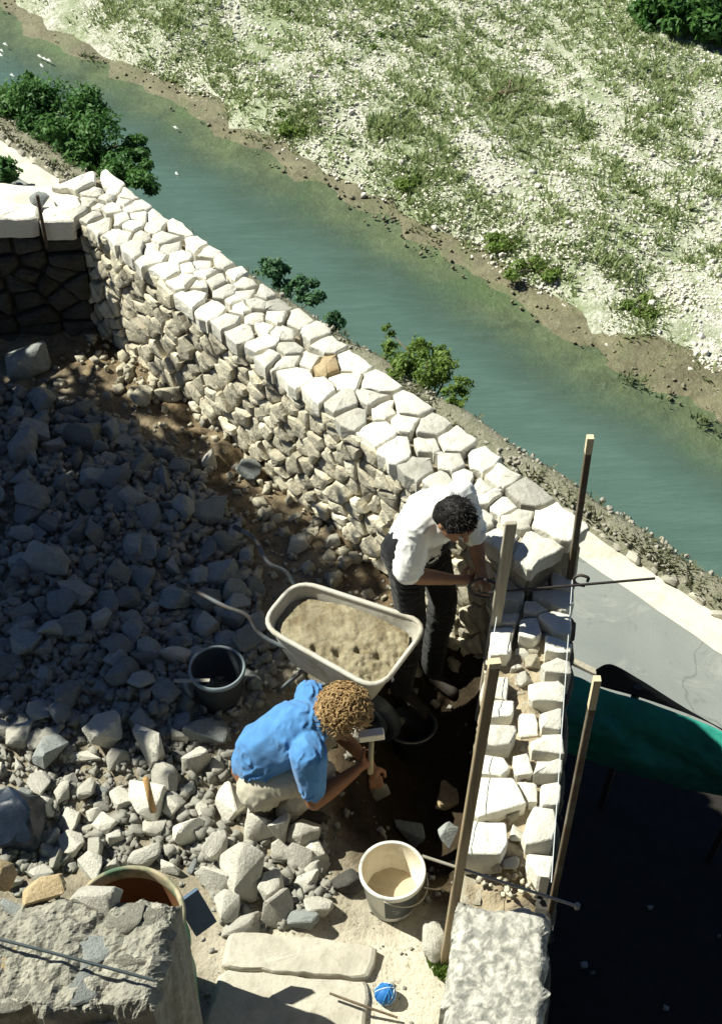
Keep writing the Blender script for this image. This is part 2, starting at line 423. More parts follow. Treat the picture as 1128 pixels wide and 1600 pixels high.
# ------------------------------------------------------------------ stones
def ico(sub):
    bm = bmesh.new(); bmesh.ops.create_icosphere(bm, subdivisions=sub, radius=1.0)
    v = np.array([tuple(p.co) for p in bm.verts]); f = np.array([[q.index for q in p.verts] for p in bm.faces]); bm.free(); return v, f
ICO1, ICO2 = ico(1), ico(2)
def rock_mesh(seed, dims=(1, .8, .6), pts=15, rough=0.03, box=0.35):
    """angular broken stone: hull of random points with chipped edges"""
    r = random.Random(seed); bm = bmesh.new()
    for _ in range(pts):
        d = Vector((r.gauss(0, 1), r.gauss(0, 1), r.gauss(0, 1))).normalized()
        c = Vector([max(-1, min(1, x * 1.75)) for x in d])
        p = d.lerp(c, box * r.uniform(.5, 1.4)) * r.uniform(.86, 1.06)
        bm.verts.new(p)
    res = bmesh.ops.convex_hull(bm, input=list(bm.verts))
    bmesh.ops.delete(bm, geom=[g_ for g_ in res['geom_interior'] if isinstance(g_, bmesh.types.BMVert)], context='VERTS')
    bmesh.ops.dissolve_limit(bm, angle_limit=R(14), verts=list(bm.verts), edges=list(bm.edges))
    bmesh.ops.bevel(bm, geom=list(bm.edges), offset=.07, segments=1, affect='EDGES', profile=.6, clamp_overlap=True)
    bmesh.ops.triangulate(bm, faces=list(bm.faces))
    bmesh.ops.subdivide_edges(bm, edges=[e_ for e_ in bm.edges if e_.calc_length() > .45], cuts=1)
    bmesh.ops.triangulate(bm, faces=list(bm.faces))
    o = r.uniform(0, 99)
    for v_ in bm.verts: v_.co *= 1 + rough * 2.2 * noise.fractal(v_.co * 2.1 + Vector((o, o, o)), 0.8, 2, 3)
    mx = [max(abs(v_.co[k]) for v_ in bm.verts) for k in range(3)]
    for v_ in bm.verts: v_.co = Vector([v_.co[k] * dims[k] * .5 / mx[k] for k in range(3)])
    me = bpy.data.meshes.new('rock'); bm.to_mesh(me); bm.free(); return crisp(me, 22)

def poly_stone(poly, depth, bevel=0.02, dome=0.012, seed=0, seg=0.05, jit=0.006, tilt=0.05):
    """a block with an uneven polygon for its face; local frame (a, b, n), face at n = 0"""
    r = random.Random(seed)
    pc = []
    for i in range(len(poly)):
        a, b, c = poly[i - 1], poly[i], poly[(i + 1) % len(poly)]
        k = r.uniform(.04, .13)
        pc += [(b[0] + (a[0] - b[0]) * k, b[1] + (a[1] - b[1]) * k), (b[0] + (c[0] - b[0]) * k, b[1] + (c[1] - b[1]) * k)]
    poly = pc
    cx = sum(p[0] for p in poly) / len(poly); cy = sum(p[1] for p in poly) / len(poly)
    pts = []
    for i in range(len(poly)):
        a, b = poly[i], poly[(i + 1) % len(poly)]
        L = math.hypot(b[0] - a[0], b[1] - a[1]); n = max(1, int(L / seg))
        for k in range(n):
            t = k / n
            pts.append((a[0] + (b[0] - a[0]) * t - cx + r.uniform(-jit, jit), a[1] + (b[1] - a[1]) * t - cy + r.uniform(-jit, jit)))
    n = len(pts); rad = sum(math.hypot(*p) for p in pts) / n
    ta, tb = r.uniform(-tilt, tilt), r.uniform(-tilt, tilt); o = r.uniform(0, 50)
    rings = [(0.94, -depth, 0), (1.0, -bevel * 1.6, 0), (1 - 0.28 * bevel / rad, -bevel * 0.7, 0.25), (1 - 1.1 * bevel / rad, -bevel * 0.10, 0.6), (0.62, dome * 0.55, 1.0), (0.25, dome * 0.7, 1.2)]
    v = []; f = []
    for (s, z, nz) in rings:
        s = max(s, 0.25)
        for (a, b) in pts:
            h = nz * (dome * 0.9 * noise.fractal(Vector((a * 9 + o, b * 9, o)), 0.8, 2, 2)) + (ta * a + tb * b if z > -depth else 0)
            v.append((a * s, b * s, z + h))
    v.append((0, 0, dome * 0.75))
    for k in range(len(rings) - 1):
        for i in range(n):
            f.append((k * n + i, k * n + (i + 1) % n, (k + 1) * n + (i + 1) % n, (k + 1) * n + i))
    top = (len(rings) - 1) * n
    for i in range(n): f.append((top + i, top + (i + 1) % n, len(v) - 1))
    return v, f, (cx, cy)

def put_poly(name, poly, O, A, B, N, m, parent, depth, **kw):
    v, f, (cx, cy) = poly_stone(poly, depth, **kw)
    o = obj(name, crisp(py_mesh(name, v, f), 21), m, parent)
    Mx = Matrix((A, B, N)).transposed().to_4x4(); Mx.translation = O + A * cx + B * cy
    o.matrix_world = Mx
    return o

def clip(poly, nx, ny, d):
    out = []
    for i in range(len(poly)):
        a, b = poly[i], poly[(i + 1) % len(poly)]
        sa, sb = a[0] * nx + a[1] * ny - d, b[0] * nx + b[1] * ny - d
        if sa <= 0: out.append(a)
        if (sa < 0) != (sb < 0) and sa != sb:
            t = sa / (sa - sb); out.append((a[0] + (b[0] - a[0]) * t, a[1] + (b[1] - a[1]) * t))
    return out
def voronoi(seeds, rect, gap, r=None):
    res = []
    for i, s in enumerate(seeds):
        x0, y0, x1, y1 = rect
        poly = [(x0, y0), (x1, y0), (x1, y1), (x0, y1)]
        g = gap * (r.uniform(0.5, 1.6) if r else 1)
        for j, q in enumerate(seeds):
            if i == j: continue
            dx, dy = q[0] - s[0], q[1] - s[1]; L = math.hypot(dx, dy)
            if L < 1e-6 or L > 1.5: continue
            nx, ny = dx / L, dy / L
            poly = clip(poly, nx, ny, (s[0] * nx + s[1] * ny) + L / 2 - g)
            if len(poly) < 3: break
        if len(poly) >= 3:
            a = 0.5 * sum(poly[k][0] * poly[(k + 1) % len(poly)][1] - poly[(k + 1) % len(poly)][0] * poly[k][1] for k in range(len(poly)))
            # merge very short edges
            pp = []
            for p in poly:
                if not pp or math.hypot(p[0] - pp[-1][0], p[1] - pp[-1][1]) > 0.015: pp.append(p)
            if len(pp) > 2 and math.hypot(pp[0][0] - pp[-1][0], pp[0][1] - pp[-1][1]) < 0.015: pp.pop()
            if a > 0.0012 and len(pp) >= 3: res.append((i, pp))
    return res
def courses(x0, x1, y0, y1, h, w, r):
    s = []; y = y0 + h / 2
    while y < y1:
        hh = h * r.uniform(0.75, 1.3); x = x0 + r.uniform(0, w)
        while x < x1:
            s.append((x, y + r.uniform(-.25, .25) * h)); x += w * r.uniform(0.6, 1.5)
        y += hh
    return s

# ------------------------------------------------------------------ long wall above the river road
WO = Vector((-1.81, 7.90, 1.0)); WU = Vector((0.653, -0.757, 0)).normalized(); WV = Vector((0.757, 0.653, 0)).normalized(); Z = Vector((0, 0, 1))
long_wall = empty('stone_wall', WO - Z)
tag(long_wall, 'long pale rubble stone wall running diagonally above the river', 'wall')
bpy.context.view_layer.update()
def child(o, par): 
    mw = o.matrix_world.copy(); o.parent = par; o.matrix_parent_inverse = par.matrix_world.inverted(); return o
seeds_px = [(128,287),(168,285),(145,301),(174,300),(197,303),(113,316),(138,313),(163,312),(128,328),(152,319),(191,314),(172,326),(145,335),(209,323),(160,345),(188,344),(215,339),(241,337),(206,353),(238,358),(273,358),(190,367),(218,369),(255,372),(213,388),(232,387),(264,387),(298,387),(245,401),(278,402),(321,395),(262,422),(291,419),(316,413),(344,411),(287,438),(317,429),(335,438),(365,431),(308,459),(310,445),(351,454),(385,441),(342,477),(365,466),(385,457),(374,482),(365,496),(392,495),(385,514),(410,460),(398,474),(428,478),(426,498),(459,502),(410,510),(439,521),(481,523),(412,537),(447,543),(426,553),(506,543),(451,561),(484,563),(510,572),(545,568),(463,584),(502,610),(537,596),(585,600),(537,627),(557,647),(575,623),(596,641),(638,637),(594,674),(630,661),(669,670),(626,696),(663,694),(702,692),(659,727),(700,725),(745,723),(687,751),(720,749),(749,759),(776,741),(759,775),(814,771),(780,788),(753,805),(800,808),(787,830),(859,817),(835,845)]
ss = []
for (px, py) in seeds_px:
    q = P(px, py, 1.0) - WO
    ss.append((q.dot(WU), min(0.41, max(0.02, q.dot(WV)))))
wr = random.Random(5)
for (i, poly) in voronoi(ss, (-0.44, -0.02, 4.06, 0.43), 0.0055, wr):
    u = ss[i][0]
    m = M['tanstone'] if seeds_px[i] == (510, 572) else M['cap2'] if wr.random() < .12 else M['cap']
    h = wr.uniform(-0.016, 0.016)
    if ss[i][1] < .13: off = wr.uniform(-.035, .02); poly = [(a_, b_ + off) for a_, b_ in poly]
    elif ss[i][1] > .30: off = wr.uniform(-.02, .03); poly = [(a_, b_ + off) for a_, b_ in poly]
    if u > 3.45: h -= 0.02
    child(put_poly('capstone', poly, WO + Z * h + WV * .012, WU, WV, Z, m, None, 0.10, bevel=0.008, dome=0.007, seed=100 + i, jit=0.011, tilt=0.035), long_wall)
# rough inner face
fs = courses(-0.1, 4.0, -1.15, -0.03, 0.078, 0.16, wr)
base = []
cells = voronoi(fs, (-0.05, -1.2, 4.02, -0.035), 0.0055, wr)
for (i, poly) in cells:
    out = wr.uniform(-0.018, 0.02) + 0.05 * max(0, -fs[i][1] - 0.5) * wr.uniform(0, 1.5)
    o = put_poly('facing_stone', poly, WO - WV * (0.0 + out), WU, Z, -WV, M['face'], None, 0.12, bevel=0.008, dome=0.006, seed=700 + i, jit=0.009, tilt=0.07)
    child(o, long_wall)
# core and river-side face down to the road
mb = MB()
q = [WO + WU * -0.44 + WV * 0.03, WO + WU * 4.04 + WV * 0.03, WO + WU * 4.04 + WV * 0.40, WO + WU * -0.44 + WV * 0.40]
mb.add([p - Z * 0.075 for p in q] + [Vector((p.x, p.y, -3.1)) for p in q], [(0, 1, 2, 3), (4, 7, 6, 5), (0, 4, 5, 1), (1, 5, 6, 2), (2, 6, 7, 3), (3, 7, 4, 0)])
child(mb.build('wall_core', M['core']), long_wall)
os_ = courses(-0.4, 4.05, -1.6, -0.07, 0.2, 0.3, wr)
for (i, poly) in voronoi([(-a, b) for a, b in os_], (-4.05, -1.7, 0.42, -0.06), 0.012, wr):
    child(put_poly('facing_stone', poly, WO + WV * 0.40 + WV * 0.03, -WU, Z, WV, M['face'], None, 0.06, seed=1500 + i), long_wall)

# ------------------------------------------------------------------ end wall in shade (upper left)
LY = 7.90
end_wall = empty('stone_wall', (-2.0, LY, 0))
tag(end_wall, 'shaded end wall at the top left, white dust on its top', 'wall')
bpy.context.view_layer.update()
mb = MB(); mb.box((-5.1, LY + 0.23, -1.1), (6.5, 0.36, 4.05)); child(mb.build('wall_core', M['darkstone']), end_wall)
LO = Vector((-8.2, LY, 1.0)); X = Vector((1, 0, 0)); Y = Vector((0, 1, 0))
xs = -1.86
for w, t_ in ((0.24, 0), (0.33, 0), (0.3, 0), (0.36, 0), (0.4, 0), (0.35, 0), (0.4, 0)):
    poly = [(xs - w + .008, -0.01), (xs - .008, -0.01), (xs - .01, 0.17), (xs - w + .01, 0.16)]
    child(put_poly('capstone', poly, Vector((0, LY, 1.0 + rng.uniform(-.01, .01))), X, Y, Z, M['cap'], None, 0.15, bevel=0.014, dome=0.01, seed=int(xs * -100), tilt=0.03), end_wall)
    xs -= w
ls = courses(-4.6, -1.84, -1.1, -0.13, 0.11, 0.22, wr)
for (i, poly) in voronoi(ls, (-4.6, -1.15, -1.84, -0.16), 0.01, wr):
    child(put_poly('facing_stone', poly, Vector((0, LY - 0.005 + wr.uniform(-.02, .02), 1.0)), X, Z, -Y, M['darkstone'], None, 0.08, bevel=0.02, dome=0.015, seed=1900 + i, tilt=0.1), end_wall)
# dusty lime top behind the cap
v = []; f = []; nx, ny = 60, 10
for i in range(nx + 1):
    for j in range(ny + 1):
        x = -4.9 + i * (3.05 / nx); y = LY + 0.13 + j * 0.03
        v.append((x, y, 0.955 + 0.025 * fbm(x * 3, y * 5) + 0.05 * math.exp(-((x + 2.4) / .25) ** 2)))
for i in range(nx):
    for j in range(ny): f.append((i * (ny + 1) + j, (i + 1) * (ny + 1) + j, (i + 1) * (ny + 1) + j + 1, i * (ny + 1) + j + 1))
M['lime'] = stone_mat('lime_dust', (0.74, 0.71, 0.62), (0.64, 0.60, 0.50), (0.45, 0.40, 0.30), 0.3, 0, 0.6, 0.01, rand=False)
child(obj('lime_bed', py_mesh('lime_bed', v, f, True), M['lime']), end_wall)

# ------------------------------------------------------------------ low wall being built (right) and its old mortared part
VA, VB = Vector((0.70, 4.92, 0)), Vector((0.30, 2.45, 0))
VD = (VB - VA).normalized(); VN = Vector((-VD.y, VD.x, 0))
if VN.x < 0: VN = -VN
low_wall = empty('stone_wall', VA)
tag(low_wall, 'low wall under construction beside the road, two rows of white stones with rubble fill', 'wall')
bpy.context.view_layer.update()
VT = 0.75
VPOLY = [ # photograph outlines of the stones on top
 [(783,873),(822,870),(828,888),(818,900),(786,897)], [(786,902),(800,905),(820,928),(812,940),(784,934)], [(826,900),(854,896),(858,912),(828,916)],
 [(860,890),(893,906),(896,922),(862,914)], [(808,905),(822,908),(824,918),(815,916)], [(830,922),(898,918),(897,938),(884,955),(832,932)], [(818,938),(834,937),(858,952),(838,957),(818,955)],
 [(784,942),(812,944),(810,954),(782,956)], [(838,960),(862,955),(894,962),(893,992),(868,986)], [(775,962),(811,956),(806,973),(776,975)], [(812,966),(838,962),(846,985),(836,998),(811,994)],
 [(852,990),(892,1004),(892,1020),(853,1017)], [(766,980),(803,976),(798,1022),(762,1024)], [(845,1036),(868,1027),(891,1032),(891,1052),(852,1050)], [(770,1056),(796,1058),(793,1091),(768,1090)],
 [(824,1068),(872,1062),(883,1072),(880,1096),(825,1093)], [(765,1094),(802,1093),(804,1110),(799,1120),(760,1121)], [(809,1115),(838,1112),(841,1148),(811,1152)], [(843,1113),(876,1105),(880,1140),(846,1137)],
 [(757,1132),(804,1131),(807,1142),(797,1163),(753,1164)], [(828,1160),(846,1149),(879,1146),(880,1177),(830,1172)], [(748,1176),(788,1184),(796,1198),(782,1212),(745,1207)], [(836,1190),(878,1184),(876,1210),(834,1210)],
 [(800,1180),(826,1176),(832,1208),(806,1212)], [(742,1213),(802,1216),(824,1256),(736,1277)], [(846,1224),(877,1221),(874,1256),(842,1258)], [(833,1260),(868,1262),(868,1308),(823,1322),(816,1300)], [(730,1282),(792,1283),(794,1318),(780,1334),(724,1334)],
 [(824,1332),(866,1336),(860,1372),(842,1368),(824,1348)], [(806,1218),(838,1222),(838,1254),(826,1250)]]
lw = random.Random(8)
for i, pp in enumerate(VPOLY):
    zt = VT + lw.uniform(-0.02, 0.03) - (0.05 if i in (17, 23, 29, 7) else 0)
    w3 = [P(a, b, zt) for a, b in pp]
    poly = [(p.x, p.y) for p in w3]
    ar = sum(poly[k][0] * poly[(k + 1) % len(poly)][1] - poly[(k + 1) % len(poly)][0] * poly[k][1] for k in range(len(poly)))
    if ar < 0: poly = poly[::-1]
    child(put_poly('wall_block', poly, Vector((0, 0, zt)), X, Y, Z, M['cap'], None, 0.17, bevel=0.007, dome=0.006, seed=2300 + i, jit=0.006, tilt=0.05), low_wall)
# fill between the rows
v = []; f = []; na, nb = 60, 12
for i in range(na + 1):
    a = -0.05 + i * (1.82 / na)
    for j in range(nb + 1):
        b = 0.03 + j * (0.36 / nb); p = VA + VD * a + VN * b
        v.append((p.x, p.y, 0.655 + 0.05 * fbm(p.x * 9, p.y * 9, 3) + 0.045 * fbm(p.x * 3, p.y * 3, 4) - (0.08 if a > 1.55 else 0)))
for i in range(na):
    for j in range(nb): f.append((i * (nb + 1) + j, i * (nb + 1) + j + 1, (i + 1) * (nb + 1) + j + 1, (i + 1) * (nb + 1) + j))
child(obj('rubble_fill', py_mesh('rubble_fill', v, [q[::-1] for q in f], True), M['mortar']), low_wall)
def prism(mb, quad, z0, z1):
    return mb.add([Vector((p.x, p.y, z1)) for p in quad] + [Vector((p.x, p.y, z0)) for p in quad], [(0, 1, 2, 3), (4, 7, 6, 5), (0, 4, 5, 1), (1, 5, 6, 2), (2, 6, 7, 3), (3, 7, 4, 0)])
mb = MB(); VL = (VB - VA).length
prism(mb, [VA + VD * -0.02 + VN * 0.03, VA + VD * VL + VN * 0.03, VA + VD * VL + VN * 0.39, VA + VD * -0.02 + VN * 0.39], -3.1, 0.48)
child(mb.build('wall_core', M['core']), low_wall)
ls = courses(0.0, VL, -0.8, -0.04, 0.14, 0.2, wr)
ls = [(a, b) for a, b in ls if a < 1.75]
for (i, poly) in voronoi(ls, (0.0, -0.82, 1.74, -0.17), 0.009, wr):     # face towards the terrace
    child(put_poly('facing_stone', poly, Vector((VA.x, VA.y, VT)), VD, Z, VD.cross(Z), M['face'], None, 0.1, seed=2600 + i), low_wall)
ls = courses(-VL, 0.0, -1.9, -0.04, 0.2, 0.28, wr)
for (i, poly) in voronoi(ls, (-VL, -1.95, 0.0, -0.17), 0.011, wr):       # face towards the road
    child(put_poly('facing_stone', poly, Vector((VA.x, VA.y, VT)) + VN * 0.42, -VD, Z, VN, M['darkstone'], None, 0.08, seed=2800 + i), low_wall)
# old mortared stretch nearest the camera
def rough_block(name, quad, zt, zb, m, amp=0.03, n1=60, n2=40, edge=0.05, seed=0.0, freq=6.0):
    """block with an eroded top: quad = 4 corners in plan (counter-clockwise)"""
    v = []; f = []
    def pt(s, t): return quad[0] * (1 - s) * (1 - t) + quad[1] * s * (1 - t) + quad[2] * s * t + quad[3] * (1 - s) * t
    for i in range(n1 + 1):
        for j in range(n2 + 1):
            s, t = i / n1, j / n2; p = pt(s, t)
            e = min(s, 1 - s) * (quad[1] - quad[0]).length; e2 = min(t, 1 - t) * (quad[3] - quad[0]).length; e = min(e, e2)
            z = zt + amp * fbm(p.x * freq + seed, p.y * freq, seed) + amp * 0.5 * fbm(p.x * freq * 4, p.y * freq * 4, seed) - (edge * (1 - min(1, e / edge)) ** 2) * (1 + 0.8 * fbm(p.x * 12, p.y * 12))
            wob = 0.03 * fbm(p.x * 8, p.y * 8, seed + 3) * (1 - min(1, e / 0.1))
            v.append(Vector((p.x + wob, p.y + wob, z)))
    W_ = n2 + 1
    for i in range(n1):
        for j in range(n2): f.append((i * W_ + j, (i + 1) * W_ + j, (i + 1) * W_ + j + 1, i * W_ + j + 1))
    rim = [i * W_ for i in range(n1 + 1)] + [n1 * W_ + j for j in range(1, n2 + 1)] + [i * W_ + n2 for i in range(n1 - 1, -1, -1)] + [j for j in range(n2 - 1, 0, -1)]
    lev = [zt - 0.15, zt - 0.35, zt - 0.6, zb]; prev = rim
    for li, zz in enumerate(lev):
        cur = []
        for r_ in rim:
            p = v[r_]; k_ = 0.025 * fbm(p.x * 7 + seed, p.y * 7, zz * 6)
            cx_ = (quad[0] + quad[2]) / 2; d_ = (Vector((p.x, p.y, 0)) - cx_); d_.z = 0; d_.normalize()
            v.append(Vector((p.x, p.y, zz)) + d_ * k_); cur.append(len(v) - 1)
        for i in range(len(rim)):
            k2 = (i + 1) % len(rim); f.append((prev[k2], prev[i], cur[i], cur[k2]))
        prev = cur
    return py_mesh(name, v, f, False)
M['oldmortar'] = stone_mat('old_mortar', (0.31, 0.305, 0.275), (0.17, 0.17, 0.15), (0.74, 0.71, 0.62), 1.0, 0, 0.5, 0.006, rand=False, sc=1.5)
q = [VA + VD * 1.80, VA + VD * 1.80 + VN * 0.40, VA + VD * (VL + .3) + VN * 0.42, VA + VD * (VL + .3)]
q = q[::-1]
child(obj('mortared_stretch', rough_block('mortared_stretch', q, 0.72, -3.1, M['oldmortar'], 0.010, 50, 110, 0.05, 2.0, 5.0), M['oldmortar']), low_wall)

# ------------------------------------------------------------------ terrace ground
TR_C = Vector((0.36, 4.45, 0))
def terrace_z(x, y):
    d = (x - WO.x) * WV.x + (y - WO.y) * WV.y           # <0 inside, 0 at the long wall
    z = 0.05 * fbm(x * 1.3, y * 1.3, 2) + 0.035 * fbm(x * 5, y * 5, 7, 4)
    z += 0.07 * max(0, 1 + d / 0.6) if d < 0 and y > 5.2 else 0
    z += 0.10 * math.exp(-((x + 1.5) / 1.2) ** 2 - ((y - 5.6) / 1.3) ** 2)
    a = ((x - TR_C.x) / 0.36) ** 2 + ((y - TR_C.y) / 0.75) ** 2
    z -= 0.60 * max(0, 1 - a) ** 0.6  # hollow added and deepened so this patch falls darker
    if y < 3.5: z *= max(0.15, (y - 2.6) / 0.9) if y > 2.6 else 0.15
    return z
def terrace_mat():
    m, t, b = new_mat('terrace_dirt')
    v = coords(t); n1 = ntex(t, v, 1.3, 6, 0.6, 0.5); n2 = ntex(t, v, 9, 7, 0.7); n3 = ntex(t, v, 38, 5, 0.7)
    at = nd(t, 'ShaderNodeAttribute', attribute_name='soil'); ac = nd(t, 'ShaderNodeAttribute', attribute_name='dust')
    c = mixc(t, ramp(t, n2, [(0.35, 0), (0.65, 1)]), (0.20, 0.17, 0.125), (0.34, 0.30, 0.225))
    soil = mixc(t, ramp(t, n2, [(0.4, 0), (0.6, 1)]), (0.075, 0.05, 0.028), (0.24, 0.175, 0.10))
    c = mixc(t, at.outputs['Fac'], c, soil)
    dust = mixc(t, ramp(t, n1, [(0.35, 0), (0.65, 1)]), (0.52, 0.47, 0.37), (0.64, 0.59, 0.48))
    aw = nd(t, 'ShaderNodeAttribute', attribute_name='trench_shade'); c = mixc(t, aw.outputs['Fac'], c, (0.030, 0.022, 0.014))  # near-black mixed in over the hollow, painting its shade into the soil
    c = mixc(t, ac.outputs['Fac'], c, dust)
    c = mixc(t, ramp(t, n3, [(0.30, 0.7), (0.45, 0)]), c, (0.08, 0.06, 0.04))
    t.links.new(c, b.inputs['Base Color']); b.inputs['Roughness'].default_value = 0.95; b.inputs['Specular IOR Level'].default_value = 0.1
    ad = nd(t, 'ShaderNodeMath', operation='MULTIPLY_ADD'); ad.inputs[1].default_value = 0.4; t.links.new(n3, ad.inputs[0]); t.links.new(n2, ad.inputs[2])
    bump(t, b, ad.outputs[0], 0.9, 0.03); return m
st = 0.04; xs = frange(-9, 0.95, st) ; ys = frange(-0.4, 8.1, st)
gx, gy = len(xs), len(ys); idx = {}; v = []; f = []; soil = []; dust = []; trench_shade = []
def keep(x, y):
    d = (x - WO.x) * WV.x + (y - WO.y) * WV.y
    e = (x - VA.x) * VN.x + (y - VA.y) * VN.y
    return d < 0.16 and (e < 0.14) and y < LY + 0.2
xs = frange(-9, -3.2, 0.25)[:-1] + frange(-3.2, 0.95, st)
for i, x in enumerate(xs):
    for j, y in enumerate(ys):
        if keep(x, y):
            idx[(i, j)] = len(v); v.append((x, y, terrace_z(x, y)))
            d = (x - WO.x) * WV.x + (y - WO.y) * WV.y
            s = max(0, min(1, 0.95 + d / 0.95 + .3 * fbm(x * 2, y * 2, 4))) if y > 4.6 else 0
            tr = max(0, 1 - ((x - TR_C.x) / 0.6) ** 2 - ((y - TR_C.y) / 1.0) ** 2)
            soil.append(max(s, min(1, tr * 3))); trench_shade.append(min(.92, tr * 2.2))
            du = max(0, min(1, (3.62 + 0.35 * fbm(x * 3, y * 3) - y) / 0.35)) * max(0, min(1, (x + 0.85) / 0.3))
            dust.append(du)
for (i, j) in list(idx):
    c = [(i, j), (i + 1, j), (i + 1, j + 1), (i, j + 1)]
    if all(k_ in idx for k_ in c): f.append(tuple(idx[k_] for k_ in c))
me = py_mesh('terrace', v, f, True)
for nm, dt in (('soil', soil), ('dust', dust), ('trench_shade', trench_shade)):
    a = me.attributes.new(nm, 'FLOAT', 'POINT'); a.data.foreach_set('value', dt)
tag(obj('terrace_ground', me, terrace_mat()), kind='structure')

# steps of pale stone in the foreground
def slab(name, px, z, depth, m, label, seed):
    w3 = [P(a, b, z) for a, b in px]; poly = [(p.x, p.y) for p in w3]
    ar = sum(poly[k][0] * poly[(k + 1) % len(poly)][1] - poly[(k + 1) % len(poly)][0] * poly[k][1] for k in range(len(poly)))
    if ar < 0: poly = poly[::-1]
    o = put_poly(name, poly, Vector((0, 0, z)), X, Y, Z, m, None, depth, bevel=0.015, dome=0.004, seed=seed, jit=0.006, tilt=0.0)
    tag(o, label, 'step'); return o
M['slab'] = stone_mat('worn_slab', (0.52, 0.485, 0.41), (0.40, 0.37, 0.31), (0.28, 0.25, 0.19), 0.6, 0, 0.7, 0.010, rand=False)
slab('stone_step', [(356, 1452), (470, 1462), (592, 1476), (578, 1528), (470, 1520), (346, 1509)], 0.05, 0.2, M['slab'], 'upper pale worn stone step below the pile of blocks', 31)
slab('stone_step', [(345, 1513), (470, 1524), (578, 1532), (566, 1660), (300, 1660)], 0.035, 0.2, M['slab'], 'lower pale stone step, half in shadow at the bottom edge', 32)
#__PART2__

for w_ in (long_wall, end_wall, low_wall): w_['kind'] = 'thing'
# ------------------------------------------------------------------ house the photograph is taken from (unseen behind and below the lens; added to block sky light)
house = empty('sky_block_house', (0, -1, -3)); bpy.context.view_layer.update()
tag(house, 'unseen stone house behind the camera, added to block sky light', 'house', kind='thing')
mb = MB(); mb.box((2.0, -3.6, 2.6), (16, 5.8, 11.2)); child(mb.build('wall', M['darkstone']), house)
mb = MB(); mb.add([(-6.4, -0.3, 8.2), (10.4, -0.3, 8.2), (10.4, -3.6, 10.2), (-6.4, -3.6, 10.2), (-6.4, -6.9, 8.2), (10.4, -6.9, 8.2)], [(0, 1, 2, 3), (3, 2, 5, 4), (0, 3, 4), (1, 5, 2), (0, 4, 5, 1)])
child(mb.build('roof', plain_mat('roof_tile', (0.35, 0.17, 0.09))), house)

# ------------------------------------------------------------------ foliage
def crown_mesh(name, blobs, leaf, r, flat=0.0):
    vs = []; fs = []
    for (c, rad, n) in blobs:
        c = Vector(c)
        for _ in range(n):
            d = Vector((r.gauss(0, 1), r.gauss(0, 1), r.gauss(0, 1))).normalized()
            k = r.uniform(0.12, 1.0) ** 0.5
            k *= 1 + 0.55 * noise.noise(d * 2.6 + c)
            p = c + Vector((d.x * rad[0], d.y * rad[1], d.z * rad[2])) * k
            nrm = (d * 0.6 + Vector((r.gauss(0, .6), r.gauss(0, .6), r.gauss(0.5, .6)))).normalized()
            a = nrm.cross(Vector((r.gauss(0, 1), r.gauss(0, 1), r.gauss(0, 1)))).normalized(); b = nrm.cross(a)
            s = leaf * r.uniform(0.6, 1.35); n0 = len(vs)
            vs += [p - a * s, p + b * s * 0.45 + nrm * s * .12, p + a * s, p - b * s * 0.45 + nrm * s * .12]
            fs.append((n0, n0 + 1, n0 + 2, n0 + 3))
    return np_mesh(name, np.array([tuple(q) for q in vs]), np.array(fs))
M['bark'] = plain_mat('bark', (0.16, 0.12, 0.08), 0.9, 0.3, 30, 0.8, 0.02)
def split_blobs(blobs, r, k=9, f=.50):
    out = []
    for (c, rad, n) in blobs:
        for _ in range(k):
            d = Vector((r.gauss(0, 1), r.gauss(0, 1), r.gauss(.2, 1))).normalized() * r.uniform(.45, 1.0); s_ = f * r.uniform(.55, 1.25)
            out.append((tuple(Vector(c) + Vector((d.x * rad[0], d.y * rad[1], d.z * rad[2]))), tuple(x * s_ for x in rad), int(n / k * r.uniform(.8, 1.6)) + 6))
    return out
def tree(name, label, cat, root, blobs, leaf, m, group=None, tr=0.05, seed=1):
    r = random.Random(seed)
    e = empty(name, root); bpy.context.view_layer.update()
    tag(e, label, cat, group)
    root = Vector(root); cen = sum((Vector(b[0]) for b in blobs), Vector()) / len(blobs)
    mb = MB(); fork = root.lerp(cen, 0.45)
    mb.tube([root - Z * 0.1, root.lerp(fork, .5) + Vector((tr * .6, -tr * .4, 0)), fork], [tr * 1.3, tr, tr * .85], 8)
    trunk = mb.build('trunk', M['bark'], smooth=True); child(trunk, e)
    for b in blobs:
        c = Vector(b[0]); mb = MB()
        mb.tube([fork - (cen - root) * .05, fork.lerp(c, .5) + Vector((r.gauss(0, .05), r.gauss(0, .05), r.gauss(.05, .05))), c], [tr * .8, tr * .5, tr * .2], 6)
        child(mb.build('limb', M['bark'], smooth=True), trunk)
    child(obj('crown', crown_mesh('crown', split_blobs(blobs, r) if name.startswith('bank') or name.startswith('gravel_bush') else blobs, leaf, r), m), e)
    return e
M['leaf_d'] = leaf_mat('dark_leaves', (0.045, 0.135, 0.03), (0.12, 0.25, 0.055), 0.35)
M['leaf_l'] = leaf_mat('light_leaves', (0.13, 0.22, 0.04), (0.22, 0.31, 0.065), 0.4)
M['leaf_t'] = leaf_mat('teal_leaves', (0.045, 0.13, 0.055), (0.09, 0.18, 0.07), 0.25)
